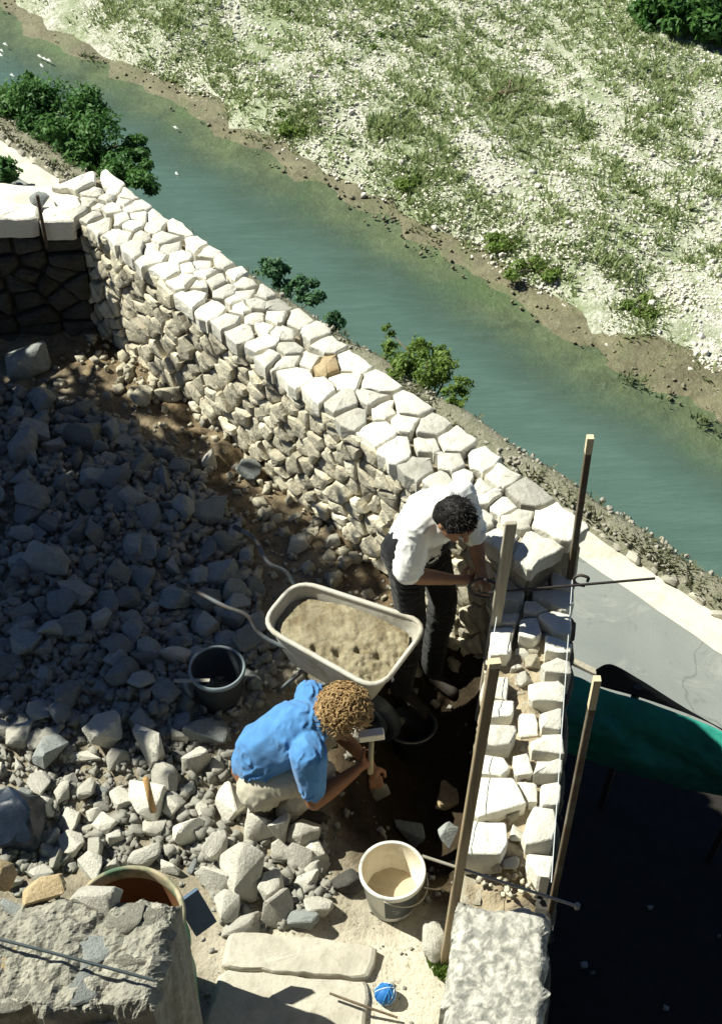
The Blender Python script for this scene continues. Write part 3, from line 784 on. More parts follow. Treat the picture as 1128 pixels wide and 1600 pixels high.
# tree left of the view whose shadow lies over the rubble
tr_b = []; rr = random.Random(3)
for (y, z, ra, n) in ((6.9, 4.3, 1.0, 2600), (6.5, 3.6, .85, 1700), (7.5, 3.8, .95, 2000), (7.0, 5.0, .75, 1500), (6.2, 4.6, .5, 700), (7.9, 3.0, .75, 1200), (6.0, 2.9, .55, 800)):
    tr_b.append(((-4.5 + rr.uniform(-.25, .25), y - .15, z * .87), (ra * .9, ra, ra * .9), n))
tree('fig_tree', 'leafy tree growing left of the rubble heap', 'tree', (-4.6, 6.9, 0), tr_b, 0.10, M['leaf_d'], tr=0.13, seed=4)
# trees and shrubs along the river bank
MUL = 2.1
def px_blob(px, py, z, rpx, n, sq=0.8):
    c = P(px, py, z); s = rpx * (c - Vector((0, 0, CAMZ))).length / FPX
    return (tuple(c), (s, s, s * sq), int(n * MUL))
zb = -2.9
tree('bank_tree', 'dense dark green tree on the river bank behind the far wall corner', 'tree', UN(P(120, 250, zb).dot(DV), 8.25, -3.6),
     [px_blob(45, 185, zb, 48, 1700), px_blob(110, 180, zb, 55, 2000), px_blob(150, 215, zb, 58, 2000), px_blob(95, 225, zb, 50, 1700), px_blob(165, 255, zb, 45, 1300), px_blob(205, 262, zb, 32, 700), px_blob(20, 165, zb, 30, 600), px_blob(222, 292, zb, 24, 420), px_blob(215, 225, zb, 22, 260), px_blob(45, 140, zb, 22, 350), px_blob(135, 160, zb, 32, 600)], 0.034, M['leaf_d'], None, 0.05, 5)
tree('bank_shrub', 'thin teal green shrub at the water below the middle of the wall', 'shrub', UN(P(460, 450, -3.6).dot(DV), 8.35, -4.6),
     [px_blob(435, 428, -3.6, 26, 300), px_blob(465, 450, -3.6, 26, 280), px_blob(490, 470, -3.6, 18, 130), px_blob(425, 420, -3.6, 18, 120)], 0.032, M['leaf_t'], 'bank shrubs', 0.02, 6)
tree('bank_shrub', 'tiny low teal sprig beside the thin shrub at the water', 'shrub', UN(P(522, 506, -3.4).dot(DV), 8.25, -4.0),
     [px_blob(522, 502, -3.4, 16, 130)], 0.032, M['leaf_t'], 'bank shrubs', 0.015, 7)
tree('bank_shrub', 'light green feathery shrub rising behind the wall above the water', 'shrub', UN(P(665, 600, -2.9).dot(DV), 8.2, -3.7),
     [px_blob(640, 575, zb, 34, 420), px_blob(675, 585, zb, 36, 480), px_blob(700, 575, zb, 22, 180), px_blob(610, 545, zb, 14, 110), px_blob(606, 515, zb, 11, 60), px_blob(712, 620, zb, 20, 190), px_blob(690, 550, zb, 14, 80), px_blob(655, 545, zb, 22, 120), px_blob(625, 570, zb, 24, 150), px_blob(720, 600, zb, 18, 120)], 0.024, M['leaf_l'], 'bank shrubs', 0.02, 8)
tree('road_shrub', 'small round green bush beside the road at the left edge', 'shrub', P(-2, 285, -3.0), [px_blob(0, 268, -2.75, 24, 500)], 0.045, M['leaf_d'], None, 0.02, 9)
for (px, py, s, n, lb) in ((1040, 18, 46, 900, 'large dark green bush at the top right corner of the gravel'), (1105, 30, 40, 800, 'dark bush at the right edge, nearest the top right corner'), (1085, -2, 45, 800, 'dark bush cut by the top edge of the picture')):
    c = P(px, py, WATERZ + .6)
    tree('gravel_bush', lb, 'bush', (c.x, c.y, WATERZ + 0.2), [px_blob(px, py, WATERZ + .6, s, n), px_blob(px + s * .6, py + 6, WATERZ + .5, s * .6, n // 2), px_blob(px - s * .6, py + 4, WATERZ + .5, s * .55, n // 2)], 0.085, M['leaf_d'], 'bushes at the top right', 0.05, int(px))
# distinct low shrubs out on the gravel
g0 = random.Random(17)
k = 0
ORD = ['first', 'second', 'third', 'fourth', 'fifth', 'sixth', 'seventh', 'eighth', 'ninth', 'tenth', 'eleventh', 'twelfth', 'thirteenth', 'fourteenth']
for (px, py, s) in sorted(((835, 415, 26), (790, 372, 20), (660, 285, 22), (1060, 120, 30), (470, 195, 24), (995, 480, 22), (930, 200, 24), (560, 60, 24))):
    c = P(px, py, WATERZ + .3)
    tree('gravel_shrub', 'low green shrub on the white gravel across the river, %s from the left' % ORD[k], 'shrub', (c.x, c.y, WATERZ + 0.1), [px_blob(px + s * g0.uniform(-1.5, 1.5), py + s * g0.uniform(-.7, .7), WATERZ + .25, s * g0.uniform(.3, .65), g0.randint(35, 110), .45) for _ in range(7)], 0.042, M['leaf_l'], 'low shrubs scattered on the gravel', 0.02, 40 + k); k += 1

# grass and gravel on the plain (uncountable)
g = random.Random(21); vs = []; fs = []
def streak(c): return fbm((c.x * .92 + c.y * .38) * .62, (c.y * .92 - c.x * .38) * .17, 12.0, 4)
def tuft(c, h, nb, sp):
    for _ in range(nb):
        a = g.uniform(0, 2 * math.pi); d = Vector((math.cos(a), math.sin(a), 0)); w = Vector((-d.y, d.x, 0)) * h * g.uniform(.10, .22)
        b = c + d * sp * g.uniform(0, 1); t = b + d * h * g.uniform(.2, .8) + Z * h * g.uniform(.5, 1); n0 = len(vs)
        vs.extend([b - w, b + w, t]); fs.append((n0, n0 + 1, n0 + 2))
cnt = 0
while cnt < 12000:
    px, py = g.uniform(-80, 1208), g.uniform(-60, 680)
    c = P(px, py, WATERZ + .25); n = c.dot(NV); u = c.dot(DV)
    if n < 15.5 + bank_wob(u) * .9: continue
    dens = 0.5 + 0.9 * streak(c) + 0.5 * fbm(u * 1.6, n * 1.6, 15.0, 3)
    dens += 0.35 * max(0, 1 - py / 260) - 0.25 * max(0, (px - 500) / 600) * (py > 150)
    if g.random() > dens: continue
    cnt += 1
    c.z = plain_z(u, n)
    h = g.uniform(.035, .12) * (1.8 if g.random() < .08 else 1)
    tuft(c, h, g.randint(5, 9), h * 0.9)
for _ in range(950):
    px, py = g.uniform(-60, 1190), g.uniform(-60, 640); c = P(px, py, WATERZ + .3); n = c.dot(NV); u = c.dot(DV)
    if n < 15.9 + bank_wob(u) * .9 or g.random() > .55 + .9 * streak(c) + .3 * max(0, 1 - py / 300): continue
    for _k in range(g.randint(5, 16)):
        q_ = c + DV * g.gauss(0, .16) + NV * g.gauss(0, .10); q_.z = plain_z(u, n); h = g.uniform(.07, .17); tuft(q_, h, 6, h * .9)
me = np_mesh('grass', np.array([tuple(q) for q in vs]), np.array(fs))
tag(obj('gravel_grass', me, leaf_mat('dry_grass', (0.25, 0.33, 0.13), (0.40, 0.46, 0.22), 0.45)), 'sparse green tufts growing all over the gravel plain', 'grass', kind='stuff')
def chip_base():
    bm = bmesh.new(); bmesh.ops.create_cube(bm, size=1.5); bmesh.ops.bevel(bm, geom=list(bm.edges), offset=.28, segments=1, affect='EDGES'); bmesh.ops.triangulate(bm, faces=list(bm.faces))
    v_ = np.array([tuple(q_.co) for q_ in bm.verts]); f_ = np.array([[k_.index for k_ in q_.verts] for q_ in bm.faces]); bm.free(); return v_, f_
CHIP = chip_base()
def scatter(name, places, mats, seed):
    r_ = np.random.RandomState(seed); V0, F0 = CHIP; n = len(places); nv = len(V0)
    pos = np.array([p[0] for p in places]); s = np.array([p[1] for p in places])
    out = np.empty((n, nv, 3))
    for i in range(n):
        q = V0 * (1 + r_.uniform(-.42, .3, (nv, 1))) * r_.uniform(.45, 1.0, 3)
        a = r_.uniform(0, 6.28); ca, sa = math.cos(a), math.sin(a); b = r_.uniform(-.5, .5); cb, sb = math.cos(b), math.sin(b)
        q = q @ np.array([[ca, -sa, 0], [sa, ca, 0], [0, 0, 1]]) @ np.array([[cb, 0, sb], [0, 1, 0], [-sb, 0, cb]])
        out[i] = q * s[i] * 0.5 + pos[i]
    F = (F0[None] + (np.arange(n) * nv)[:, None, None]).reshape(-1, 3)
    return obj(name, np_mesh(name, out.reshape(-1, 3), F), mats)
pl = []
while len(pl) < 15000:
    c = P(g.uniform(-60, 1190), g.uniform(-40, 740), WATERZ + .2); n = c.dot(NV); u = c.dot(DV)
    if n < 15.3 + bank_wob(u) * .9 + g.random() * .3: continue
    if g.random() > 0.75 - 0.8 * streak(c): continue
    s = g.uniform(.03, .085) * (1.8 if g.random() < .05 else 1); c.z = max(WATERZ - .02, plain_z(u, n)) + s * .12; pl.append((tuple(c), s))
M['pebble'] = stone_mat('white_pebble', (0.74, 0.71, 0.63), (0.60, 0.57, 0.50), (0.40, 0.38, 0.30), 0.3, 0, 0.5, 0.01, rand=False, sc=.4)
tag(scatter('gravel_stones', pl, M['pebble'], 5), 'white river cobbles strewn over the gravel plain', 'cobbles', kind='stuff')
pl = []
while len(pl) < 450:
    c = P(g.uniform(-60, 1190), g.uniform(-40, 800), WATERZ); n = c.dot(NV); u = c.dot(DV)
    if n < 14.95 or n > 15.8: continue
    s = g.uniform(.03, .10); c.z = WATERZ + .01 + max(0, .12 * (n - 14.8)) * .6; pl.append((tuple(c), s))
tag(scatter('shoal_stones', pl, stone_mat('wet_cobble', (0.22, 0.20, 0.14), (0.15, 0.14, 0.09), (0.32, 0.30, 0.22), .4, 0, .5, .01, rand=False, sc=.4), 15), 'brown wet stones along the muddy shoal of the river', 'stones', kind='stuff')
vs = []; fs = []
for _ in range(260):
    c = P(g.uniform(-60, 1190), g.uniform(-40, 800), WATERZ); n = c.dot(NV); u = c.dot(DV)
    if n < 14.7 or n > 15.8 or fbm(u * .6, n, 6) < .0: continue
    for _k in range(g.randint(4, 12)):
        q_ = c + DV * g.gauss(0, .18) + NV * g.gauss(0, .08); q_.z = WATERZ + .03; h = g.uniform(.05, .14); tuft(q_, h, 6, h)
tag(obj('shoal_weeds', np_mesh('shoal_weeds', np.array([tuple(q_) for q_ in vs]), np.array(fs)), leaf_mat('weed', (0.07, 0.11, 0.035), (0.13, 0.17, 0.06), .3)), 'dark green weeds along the muddy water line', 'weeds', kind='stuff')
# driftwood
for (px, py, a, L, lb) in ((790, 148, .5, .9, 'short dark driftwood log lying on the gravel'), (1045, 155, -.4, .7, 'dark driftwood stump near the right edge of the gravel')):
    c = P(px, py, WATERZ + .3); d = Vector((math.cos(a), math.sin(a), .08)) * L / 2; mb = MB()
    mb.tube([c - d, c - d * .3 + Vector((.05, .08, .02)), c + d * .4, c + d], [.06, .08, .07, .03], 7)
    mb.tube([c + d * .1, c + Vector((.1, .25, .2))], [.04, .015], 6)
    tag(mb.build('driftwood', M['bark'], smooth=True), lb, 'driftwood')

# verge: kerb stones, grass
verge_k = random.Random(2); u = -16.0; kid = 0
M['kerb'] = stone_mat('kerb_stone', (0.50, 0.47, 0.39), (0.38, 0.36, 0.30), (0.2, 0.2, 0.12), 0.5, .3)
kerbm = [rock_mesh(900 + i, (1, .7, .6), 14) for i in range(6)]
while u < 6.5:
    L = verge_k.uniform(.09, .20)
    o = obj('kerb_stone', verge_k.choice(kerbm), M['kerb'], ver); o.location = UN(u, 7.72 + verge_k.uniform(-.02, .02), -2.97); o.scale = (L, L * .8, L * .75); o.rotation_euler = (0, 0, R(-46) + verge_k.uniform(-.3, .3))
    u += L * verge_k.uniform(1.0, 1.7)
vs = []; fs = []
for _ in range(2600):
    u_, n_ = g.uniform(-17, 7), g.gauss(7.86, .07)
    if n_ < 7.72 or n_ > 8.08 or fbm(u_ * 1.2, n_ * 4, 3) < -.15: continue
    h = g.uniform(.03, .09); tuft(UN(u_, n_, -2.93), h, 6, h)
tag(obj('verge_grass', np_mesh('verge_grass', np.array([tuple(q) for q in vs]), np.array(fs)), leaf_mat('verge_blades', (0.11, 0.125, 0.06), (0.17, 0.17, 0.09), .2)), 'short dry grass along the road verge above the river', 'grass', kind='stuff')
pl = []
for _ in range(1500):
    u_, n_ = g.uniform(-17, 7), g.uniform(7.72, 8.08); pl.append((tuple(UN(u_, n_, -2.92 - (0.06 if n_ > 8.02 else 0))), g.uniform(.03, .08)))
o = scatter('verge_rubble', pl, M['kerb'], 6); o.parent = ver; o['kind'] = 'stuff'

# ------------------------------------------------------------------ rubble on the terrace
ROCKS = [rock_mesh(50 + i, (1, rng.uniform(.65, .95), rng.uniform(.5, .75)), rng.randint(11, 20), 0.035, 0.25) for i in range(22)]
BLOCKS = [rock_mesh(150 + i, (1, rng.uniform(.6, .85), rng.uniform(.55, .75)), rng.randint(14, 22), 0.025, 0.75) for i in range(12)]
placed = []
def stone_at(name, px, py, w, h, m, label, group=None, block=False, zc=None, rot=None, tiltx=0.0, lift=0.32, seed=0, z0=None):
    """w, h: size in photograph pixels"""
    r = random.Random(int(px * 7 + py * 13) + seed)
    c = P(px, py, 0.05)
    for _ in range(3): c = P(px, py, (terrace_z(c.x, c.y) if z0 is None else z0) + 0.08)
    k = (c - Vector((0, 0, CAMZ))).length / FPX
    o = obj(name, r.choice(BLOCKS if block else ROCKS), None)
    if len(o.data.materials) == 0: o.data.materials.append(M['rubble'])
    o.material_slots[0].link = 'OBJECT'; o.material_slots[0].material = m
    W_, H_ = w * k, h * k * 1.15
    dz = min(W_, H_) * 0.8 if zc is None else zc
    o.scale = (W_ / 1.0, H_ / .8, dz / .62)
    o.rotation_euler = (tiltx + r.uniform(-.25, .25), r.uniform(-.25, .25), (r.uniform(-.5, .5) if rot is None else rot))
    zz = terrace_z(c.x, c.y) if z0 is None else z0
    o.location = (c.x, c.y, zz + dz * lift)
    tag(o, label, 'stone', group); placed.append((c.x, c.y, max(W_, H_) * .5))
    return o
RP, RG = M['rubble_pale'], M['rubble']
G1 = 'notable stones on the terrace'
for args in [
 ('stone_block', 45, 565, 72, 52, RG, 'big squared grey block against the shaded end wall', None, True, .24),
 ('stone_block', 325, 712, 24, 30, M['cap'], 'small bright white block alone on the brown soil', None, True, .14),
 ('stone', 388, 728, 42, 36, RG, 'round grey stone right of the small white block', None, False, .12),
 ('stone', 60, 882, 95, 75, RG, 'largest flat grey boulder in the shaded rubble at the left edge', None, False, .2),
 ('stone', 272, 1018, 68, 30, RP, 'long pale stone with a sunlit top left of the dark bucket', None, False, .14),
 ('stone', 165, 1138, 62, 50, RP, 'tilted wedge shaped pale stone in the sunlit rubble on the left', None, True, .18),
 ('stone', 232, 1162, 50, 64, RP, 'pointed stone standing upright like a tooth in the rubble', None, False, .22),
 ('stone', 130, 1178, 70, 28, RP, 'curved flat pale stone left of the pointed upright stone', None, False, .08),
 ('stone', 26, 1140, 38, 40, RP, 'pale rounded stone near the left edge at the shade line', None, True, .15),
 ('stone', 322, 1138, 72, 46, RG, 'broad grey stone directly left of the crouching person', None, True, .14),
 ('stone', 306, 1180, 48, 44, RP, 'squat pale stone below the broad grey one beside the crouching person', None, False, .14),
 ('stone_block', 225, 1250, 66, 52, M['cap'], 'white block with the wooden handle leaning on it', None, True, .16),
 ('stone', 364, 1252, 52, 46, RP, 'round pale stone at the top left of the block heap', None, False, .17),
 ('stone_block', 405, 1260, 34, 52, RP, 'slim upright pale block between round stones at the top of the heap', None, True, .2),
 ('stone_block', 440, 1278, 34, 52, RP, 'tall light block standing at the heap top nearest the person', None, True, .22),
 ('stone', 402, 1298, 56, 50, RP, 'pitted pale stone in the middle of the block heap', None, False, .18),
 ('stone', 474, 1297, 52, 46, RP, 'smooth oval pale stone at the right of the heap', None, False, .18),
 ('stone_block', 494, 1322, 36, 44, RP, 'tilted flat block leaning on the right side of the heap', None, True, .12),
 ('stone_block', 300, 1297, 62, 36, M['cap'], 'white oblong block lying left of the heap', None, True, .13),
 ('stone_block', 338, 1318, 40, 44, RP, 'upright pale block next to the white oblong block', None, True, .16),
 ('stone', 222, 1331, 72, 34, RP, 'long rounded pale stone above the green barrel', None, False, .13),
 ('stone_block', 380, 1362, 60, 70, RP, 'biggest pale block crowning the heap near the steps', None, True, .30),
 ('stone_block', 328, 1376, 64, 42, RP, 'cream coloured block left of the biggest block', None, True, .16),
 ('stone_block', 426, 1384, 44, 46, RP, 'pale block tucked right of the biggest block', None, True, .17),
 ('stone_block', 462, 1342, 46, 44, RP, 'grey pale block leaning under the oval stone', None, True, .16),
 ('stone_block', 477, 1366, 34, 34, M['cap'], 'small white cube like block right of the heap', None, True, .11),
 ('stone_block', 432, 1414, 52, 46, RP, 'split pale block with a dark shaded side, lowest right in the heap', None, True, .17),
 ('stone_block', 374, 1437, 62, 34, RP, 'flat pale block lying just above the upper step', None, True, .1),
 ('stone_block', 356, 1408, 38, 44, M['cap'], 'white block beneath the biggest block of the heap', None, True, .14),
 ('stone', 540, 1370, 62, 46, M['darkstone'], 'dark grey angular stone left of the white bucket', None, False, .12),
 ('stone', 704, 1232, 56, 62, M['tanstone'], 'tan pointed slab catching sunlight beside the wooden board', None, False, .06),
 ('stone', 640, 1292, 44, 50, RG, 'grey stone in shade above the white bucket', None, False, .12),
 ('stone', 700, 1300, 40, 40, RG, 'grey shaded stone against the foot of the low wall', None, False, .1),
 ('stone', 676, 1467, 44, 56, M['cap'], 'white rounded stone at the foot of the wooden board', None, False, .2),
 ('stone', 553, 1138, 34, 34, RP, 'pale chipped stone under the hammer', None, False, .12),
 ('stone', 590, 1240, 40, 34, RP, 'stone held by the crouching person on the ground', None, False, .2),
 ('stone', 465, 840, 44, 34, RP, 'pale grey stone on brown soil above the wheelbarrow', None, False, .1),
 ('stone', 520, 835, 30, 24, RP, 'small pale stone on soil near the wall foot above the wheelbarrow', None, False, .08),
 ('stone', 195, 680, 50, 30, RP, 'lit flat stone at the upper edge of the shaded rubble', None, False, .09),
 ('stone', 85, 690, 42, 38, RP, 'pale stone with lit tip in the shaded rubble near the left edge', None, False, .12),
 ('stone', 262, 605, 46, 34, M['face'], 'buff rounded stone on the soil near the wall foot', None, False, .12),
 ('stone', 225, 612, 40, 34, M['face'], 'buff boulder left of the rounded one near the wall foot', None, False, .14)]:
    stone_at(*args)

# loose stones: up to 300 individuals, sized and packed
def in_poly(x, y, poly):
    c = False
    for i in range(len(poly)):
        (x1, y1), (x2, y2) = poly[i], poly[(i + 1) % len(poly)]
        if (y1 > y) != (y2 > y) and x < (x2 - x1) * (y - y1) / (y2 - y1) + x1: c = not c
    return c
HEAP = [(-80, 610), (60, 600), (160, 640), (300, 735), (380, 830), (400, 900), (410, 985), (480, 1060), (440, 1085), (360, 1130), (360, 1215), (440, 1250), (520, 1300), (520, 1400), (440, 1450), (345, 1450), (300, 1350), (190, 1350), (-80, 1370)]
keepout = [(-0.76, 4.71, .17), (-0.47, 4.12, .30), (-0.15, 4.10, .22), (-0.08, 4.75, .40), (0.147, 3.53, .17)]
r = random.Random(77); n_l = 0; tries = 0
while n_l < 300 - 44 + 10 and tries < 60000:
    tries += 1
    px, py = r.uniform(-60, 520), r.uniform(600, 1450)
    if not in_poly(px, py, HEAP): continue
    s = r.choice((24, 28, 32, 36, 40, 44, 48, 54)) * (0.95 if py > 1120 else 1.0) * (1 - .25 * max(0, (720 - py) / 150))
    c = P(px, py, 0.08); k = (c - Vector((0, 0, CAMZ))).length / FPX
    rad = s * k * .5
    if any(math.hypot(c.x - x, c.y - y) < R_ + rad * .8 for x, y, R_ in keepout): continue
    if any(math.hypot(c.x - x, c.y - y) < (R_ + rad) * 0.70 for x, y, R_ in placed): continue
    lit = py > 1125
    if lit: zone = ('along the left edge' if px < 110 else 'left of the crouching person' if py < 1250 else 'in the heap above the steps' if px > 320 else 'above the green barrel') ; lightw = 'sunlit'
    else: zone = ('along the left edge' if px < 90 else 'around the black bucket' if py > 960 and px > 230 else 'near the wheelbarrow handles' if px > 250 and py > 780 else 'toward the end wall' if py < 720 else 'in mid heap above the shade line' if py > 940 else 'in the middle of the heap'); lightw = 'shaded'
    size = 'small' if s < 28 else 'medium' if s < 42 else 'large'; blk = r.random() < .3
    stone_at('rubble_stone', px, py, s * r.uniform(.9, 1.25), s * r.uniform(.65, 1.0), RP if (lit and r.random() < .85) else RG,  # paler copy in the sunlit zone, grey in shade: light put into colour
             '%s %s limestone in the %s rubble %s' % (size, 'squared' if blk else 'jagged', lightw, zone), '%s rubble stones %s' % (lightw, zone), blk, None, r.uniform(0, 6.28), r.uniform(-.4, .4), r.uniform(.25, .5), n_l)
    n_l += 1
# chips and grit between them
pl = []
for _ in range(9000):
    px, py = r.uniform(-80, 760), r.uniform(560, 1600)
    c = P(px, py, 0.02)
    if not keep(c.x + .14, c.y) or c.y > LY - .05: continue
    inside = in_poly(px, py, HEAP)
    if 560 < px < 740 and 960 < py < 1270 and r.random() < .85: continue
    if not inside and r.random() > (0.30 if py < 1300 else 0.13): continue
    s = r.choice((.015, .02, .03, .04, .06, .08)) * (1.25 if inside else .75)
    if px > 350 and py > 1450 and s > .03: continue
    pl.append(((c.x, c.y, terrace_z(c.x, c.y) + s * .15), s))
for _ in range(5200):
    px, py = r.uniform(-80, 520), r.uniform(600, 1450)
    if not in_poly(px, py, HEAP): continue
    c = P(px, py, 0.03); s = r.choice((.05, .06, .07, .085, .10)) * (.6 if py > 1130 else 1)
    if py > 1130 and r.random() < .35: continue
    if any(math.hypot(c.x - x, c.y - y) < R_ for x, y, R_ in keepout): continue
    pl.append(((c.x, c.y, terrace_z(c.x, c.y) + s * r.uniform(.1, .35)), s))
tag(scatter('stone_chips', pl, stone_mat('chip_stone', (0.33, 0.32, 0.28), (0.20, 0.195, 0.17), (0.11, 0.09, 0.06), .6, 0, .5, .01, rand=False, sc=1.3), 9), 'small stone chips and grit littering the terrace', 'chips', kind='stuff')
# rough footing rubble along the long wall and inside the low wall
pl = []
for _ in range(330):
    a = r.uniform(0, 3.7); d = -abs(r.gauss(0, .30)); p = WO + WU * a + WV * d
    s = r.choice((.03, .04, .05, .07, .12)); pl.append(((p.x, p.y, terrace_z(p.x, p.y) + .01), s))
tag(scatter('footing_rubble', pl, M['face'], 12), 'broken buff stones and spoil along the foot of the long wall', 'rubble', kind='stuff')
pl = []
for _ in range(420):
    a = r.uniform(-.03, 1.7); b = r.gauss(.20, .07); p = VA + VD * a + VN * b; s = r.uniform(.015, .05); pl.append(((p.x, p.y, .62 + .04 * fbm(p.x * 9, p.y * 9, 3)), s))
o = scatter('fill_chips', pl, M['face'], 14); child(o, low_wall); o['kind'] = 'stuff'
for i, (px, py, w, h) in enumerate(((818, 1058, 30, 24), (812, 1085, 24, 20), (832, 1032, 30, 26), (815, 1020, 24, 18), (818, 1165, 26, 18), (800, 1270, 26, 18), (806, 1300, 22, 24), (812, 1200, 20, 16), (836, 1012, 22, 16), (800, 1345, 34, 18), (770, 1350, 30, 16), (822, 1100, 18, 14), (806, 1040, 20, 20))):
    c = P(px, py, .68); kk = (c - Vector((0, 0, CAMZ))).length / FPX
    o = obj('fill_stone', ROCKS[i], None); o.material_slots[0].link = 'OBJECT'; o.material_slots[0].material = M['face'] if i % 3 else M['cap']
    o.scale = (w * kk, h * kk * 1.2, .09); o.location = (c.x, c.y, .66); o.rotation_euler = (rng.uniform(-.2, .2), rng.uniform(-.2, .2), rng.uniform(-.5, .5)); child(o, low_wall)
# stone resting on the end wall, iron bar
sb = stone_at('stone', 62, 303, 32, 24, RG, 'grey boulder sitting in lime dust on the end wall', None, False, .11, z0=0.98)
mb = MB(); c = P(72, 345, .95); mb.tube([Vector((c.x, LY - .035, .80)), Vector((c.x, LY - .035, 1.2))], .012, 7)
tag(mb.build('iron_bar', plain_mat('rusty_iron', (0.10, 0.075, 0.055), .7, .3, 40, .3, .003, .4)), 'short upright iron bar against the end wall', 'iron bar')

# ------------------------------------------------------------------ timber profiles, clamps and lines
M['wood'] = wood_mat('planed_pine', (0.34, 0.26, 0.155))
M['wood_end'] = plain_mat('pine_end', (0.62, 0.52, 0.34), .8, .1, 40)
M['oldwood'] = wood_mat('grey_batten', (0.40, 0.36, 0.28), dark=.6)
M['poleo'] = wood_mat('dark_pole', (0.13, 0.095, 0.055))
M['iron'] = plain_mat('dark_iron', (0.07, 0.06, 0.055), .6, .3, 40, .3, .003, .6)
def post(name, a, b, w, d, m, label, rz=0.0, tip=0.0):
    a, b = Vector(a), Vector(b)
    e = empty(name, a); bpy.context.view_layer.update(); tag(e, label, 'post')
    up = Vector((math.cos(rz), math.sin(rz), 0))
    t = b - (b - a).normalized() * tip
    mb = MB(); mb.beam(a, t, d, w, up); o = mb.build('shaft', m); child(o, e)
    bv = o.modifiers.new('b', 'BEVEL'); bv.width = .003; bv.segments = 1
    if tip:
        mb = MB(); mb.beam(t, b, d * 1.02, w * 1.02, up); child(mb.build('end_grain', M['wood_end']), e)
    return e
post('wooden_board', (.385, 3.20, -.02), (.472, 3.185, 2.27), .042, .026, M['wood'], 'long pale wooden board standing upright at the inner near end of the low wall', R(8), .03)
post('wooden_post', (.80, 3.17, -3.0), (.842, 3.17, 2.19), .026, .026, M['poleo'], 'dark wooden post with a pale tip outside the low wall, before the green tarpaulin', 0, .17)
post('wooden_board', (.645, 4.66, -.05), (.70, 4.66, 1.47), .055, .024, M['oldwood'], 'grey board standing at the far end of the low wall beside the bending person', R(5), .0)
post('wooden_post', (1.085, 4.90, -3.0), (1.075, 4.97, 1.73), .032, .032, M['poleo'], 'tall dark pole with a pale tip rising above the wall corner', 0, .10)
# screw clamps
def clamp(name, a, b, label, loop):
    e = empty(name, a); bpy.context.view_layer.update(); tag(e, label, 'clamp')
    mb = MB(); mb.tube([a, b], .0068, 8); child(mb.build('bar', M['iron']), e)
    for q, s in loop:
        q = Vector(q); mb = MB()
        mb.tube(bez([q, q + Vector((.0, .0, .05)) * s, q + Vector((-.07, .02, .06)) * s, q + Vector((-.12, .02, .02)) * s, q + Vector((-.10, .0, -.03)) * s, q + Vector((-.02, -.01, -.05)) * s], 5), .008, 7)
        child(mb.build('jaw', M['iron'], smooth=True), e)
    return e
clamp('wall_clamp', Vector((.60, 4.70, .93)), Vector((1.47, 4.80, .93)), 'iron clamp bar sticking out over the road from the tall pole', [((.66, 4.72, .93), 1.0), ((1.13, 4.78, .93), .55)])
M['rod'] = plain_mat('galvanised_rod', (0.36, 0.33, 0.27), .55, .3, 30, .3, .002, .3)
cl = clamp('wall_clamp', Vector((.26, 3.245, .885)), Vector((.90, 3.03, .845)), 'thin iron rod lying across the low wall by the near board', [])
mb = MB(); mb.tube([Vector((.90, 3.03, .845)) + Vector((0, 0, -.014)), Vector((.90, 3.03, .845)) + Vector((0, 0, .014))], .012, 8); child(mb.build('nut', M['rod']), cl)
for c_ in cl.children: c_.data.materials.clear(); c_.data.materials.append(M['rod'])
M['twine'] = plain_mat('pale_twine', (0.62, 0.66, 0.66), .8, .1)
def line(a, b, label):
    mb = MB(); a, b = Vector(a), Vector(b); mb.tube([a, a.lerp(b, .5) - Z * .004, b], .0019, 5)
    tag(mb.build('builders_line', M['twine']), label, 'string')
line((1.075, 4.88, .83), (.805, 3.15, .83), 'pale builder line stretched along the road side of the low wall')
line((.675, 4.64, .83), (.398, 3.18, .83), 'pale builder line stretched along the inner side of the low wall')
mb = MB(); mb.beam(P(889, 1031, -2.2), P(932, 1052, -2.2), .05, .03); tag(mb.build('timber_rail', M['oldwood']), 'pale short timber rail beside the tarpaulin', 'timber')

# dry plant at the wall corner
e = empty('dry_plant', P(832, 855, .8)); bpy.context.view_layer.update(); tag(e, 'dry brown weed with twigs in the gap at the wall corner', 'plant')
c = P(835, 868, .80); mb = MB(); q = random.Random(6)
for i in range(26):
    d = Vector((q.gauss(0, .6), q.gauss(0, .5), q.uniform(.3, 1))).normalized() * q.uniform(.06, .17); mb.tube([c + Vector((q.uniform(-.06, .06), q.uniform(-.03, .03), 0)), c + d * .6 + Vector((0, 0, .01)), c + d], [.004, .003, .0015], 4)
child(mb.build('twigs', plain_mat('dry_twig', (0.12, 0.09, 0.05), .9)), e)
vs = []; fs = []
for i in range(90):
    h = .035; d = Vector((q.gauss(0, .07), q.gauss(0, .05), q.uniform(.0, .10))); tuft(c + d, h, 2, .01)
child(obj('leaves', np_mesh('leaves', np.array([tuple(k_) for k_ in vs]), np.array(fs)), leaf_mat('dry_leaf', (0.12, 0.12, 0.05), (0.20, 0.16, 0.08), .1)), e)
vs = []; fs = []
for i in range(14): tuft(P(690, 1518, .01) + Vector((q.gauss(0, .015), q.gauss(0, .02), 0)), .07, 4, .01)
tag(obj('grass_tuft', np_mesh('grass_tuft', np.array([tuple(k_) for k_ in vs]), np.array(fs)), M['leaf_l']), 'small green grass tuft at the foot of the near board', 'grass')

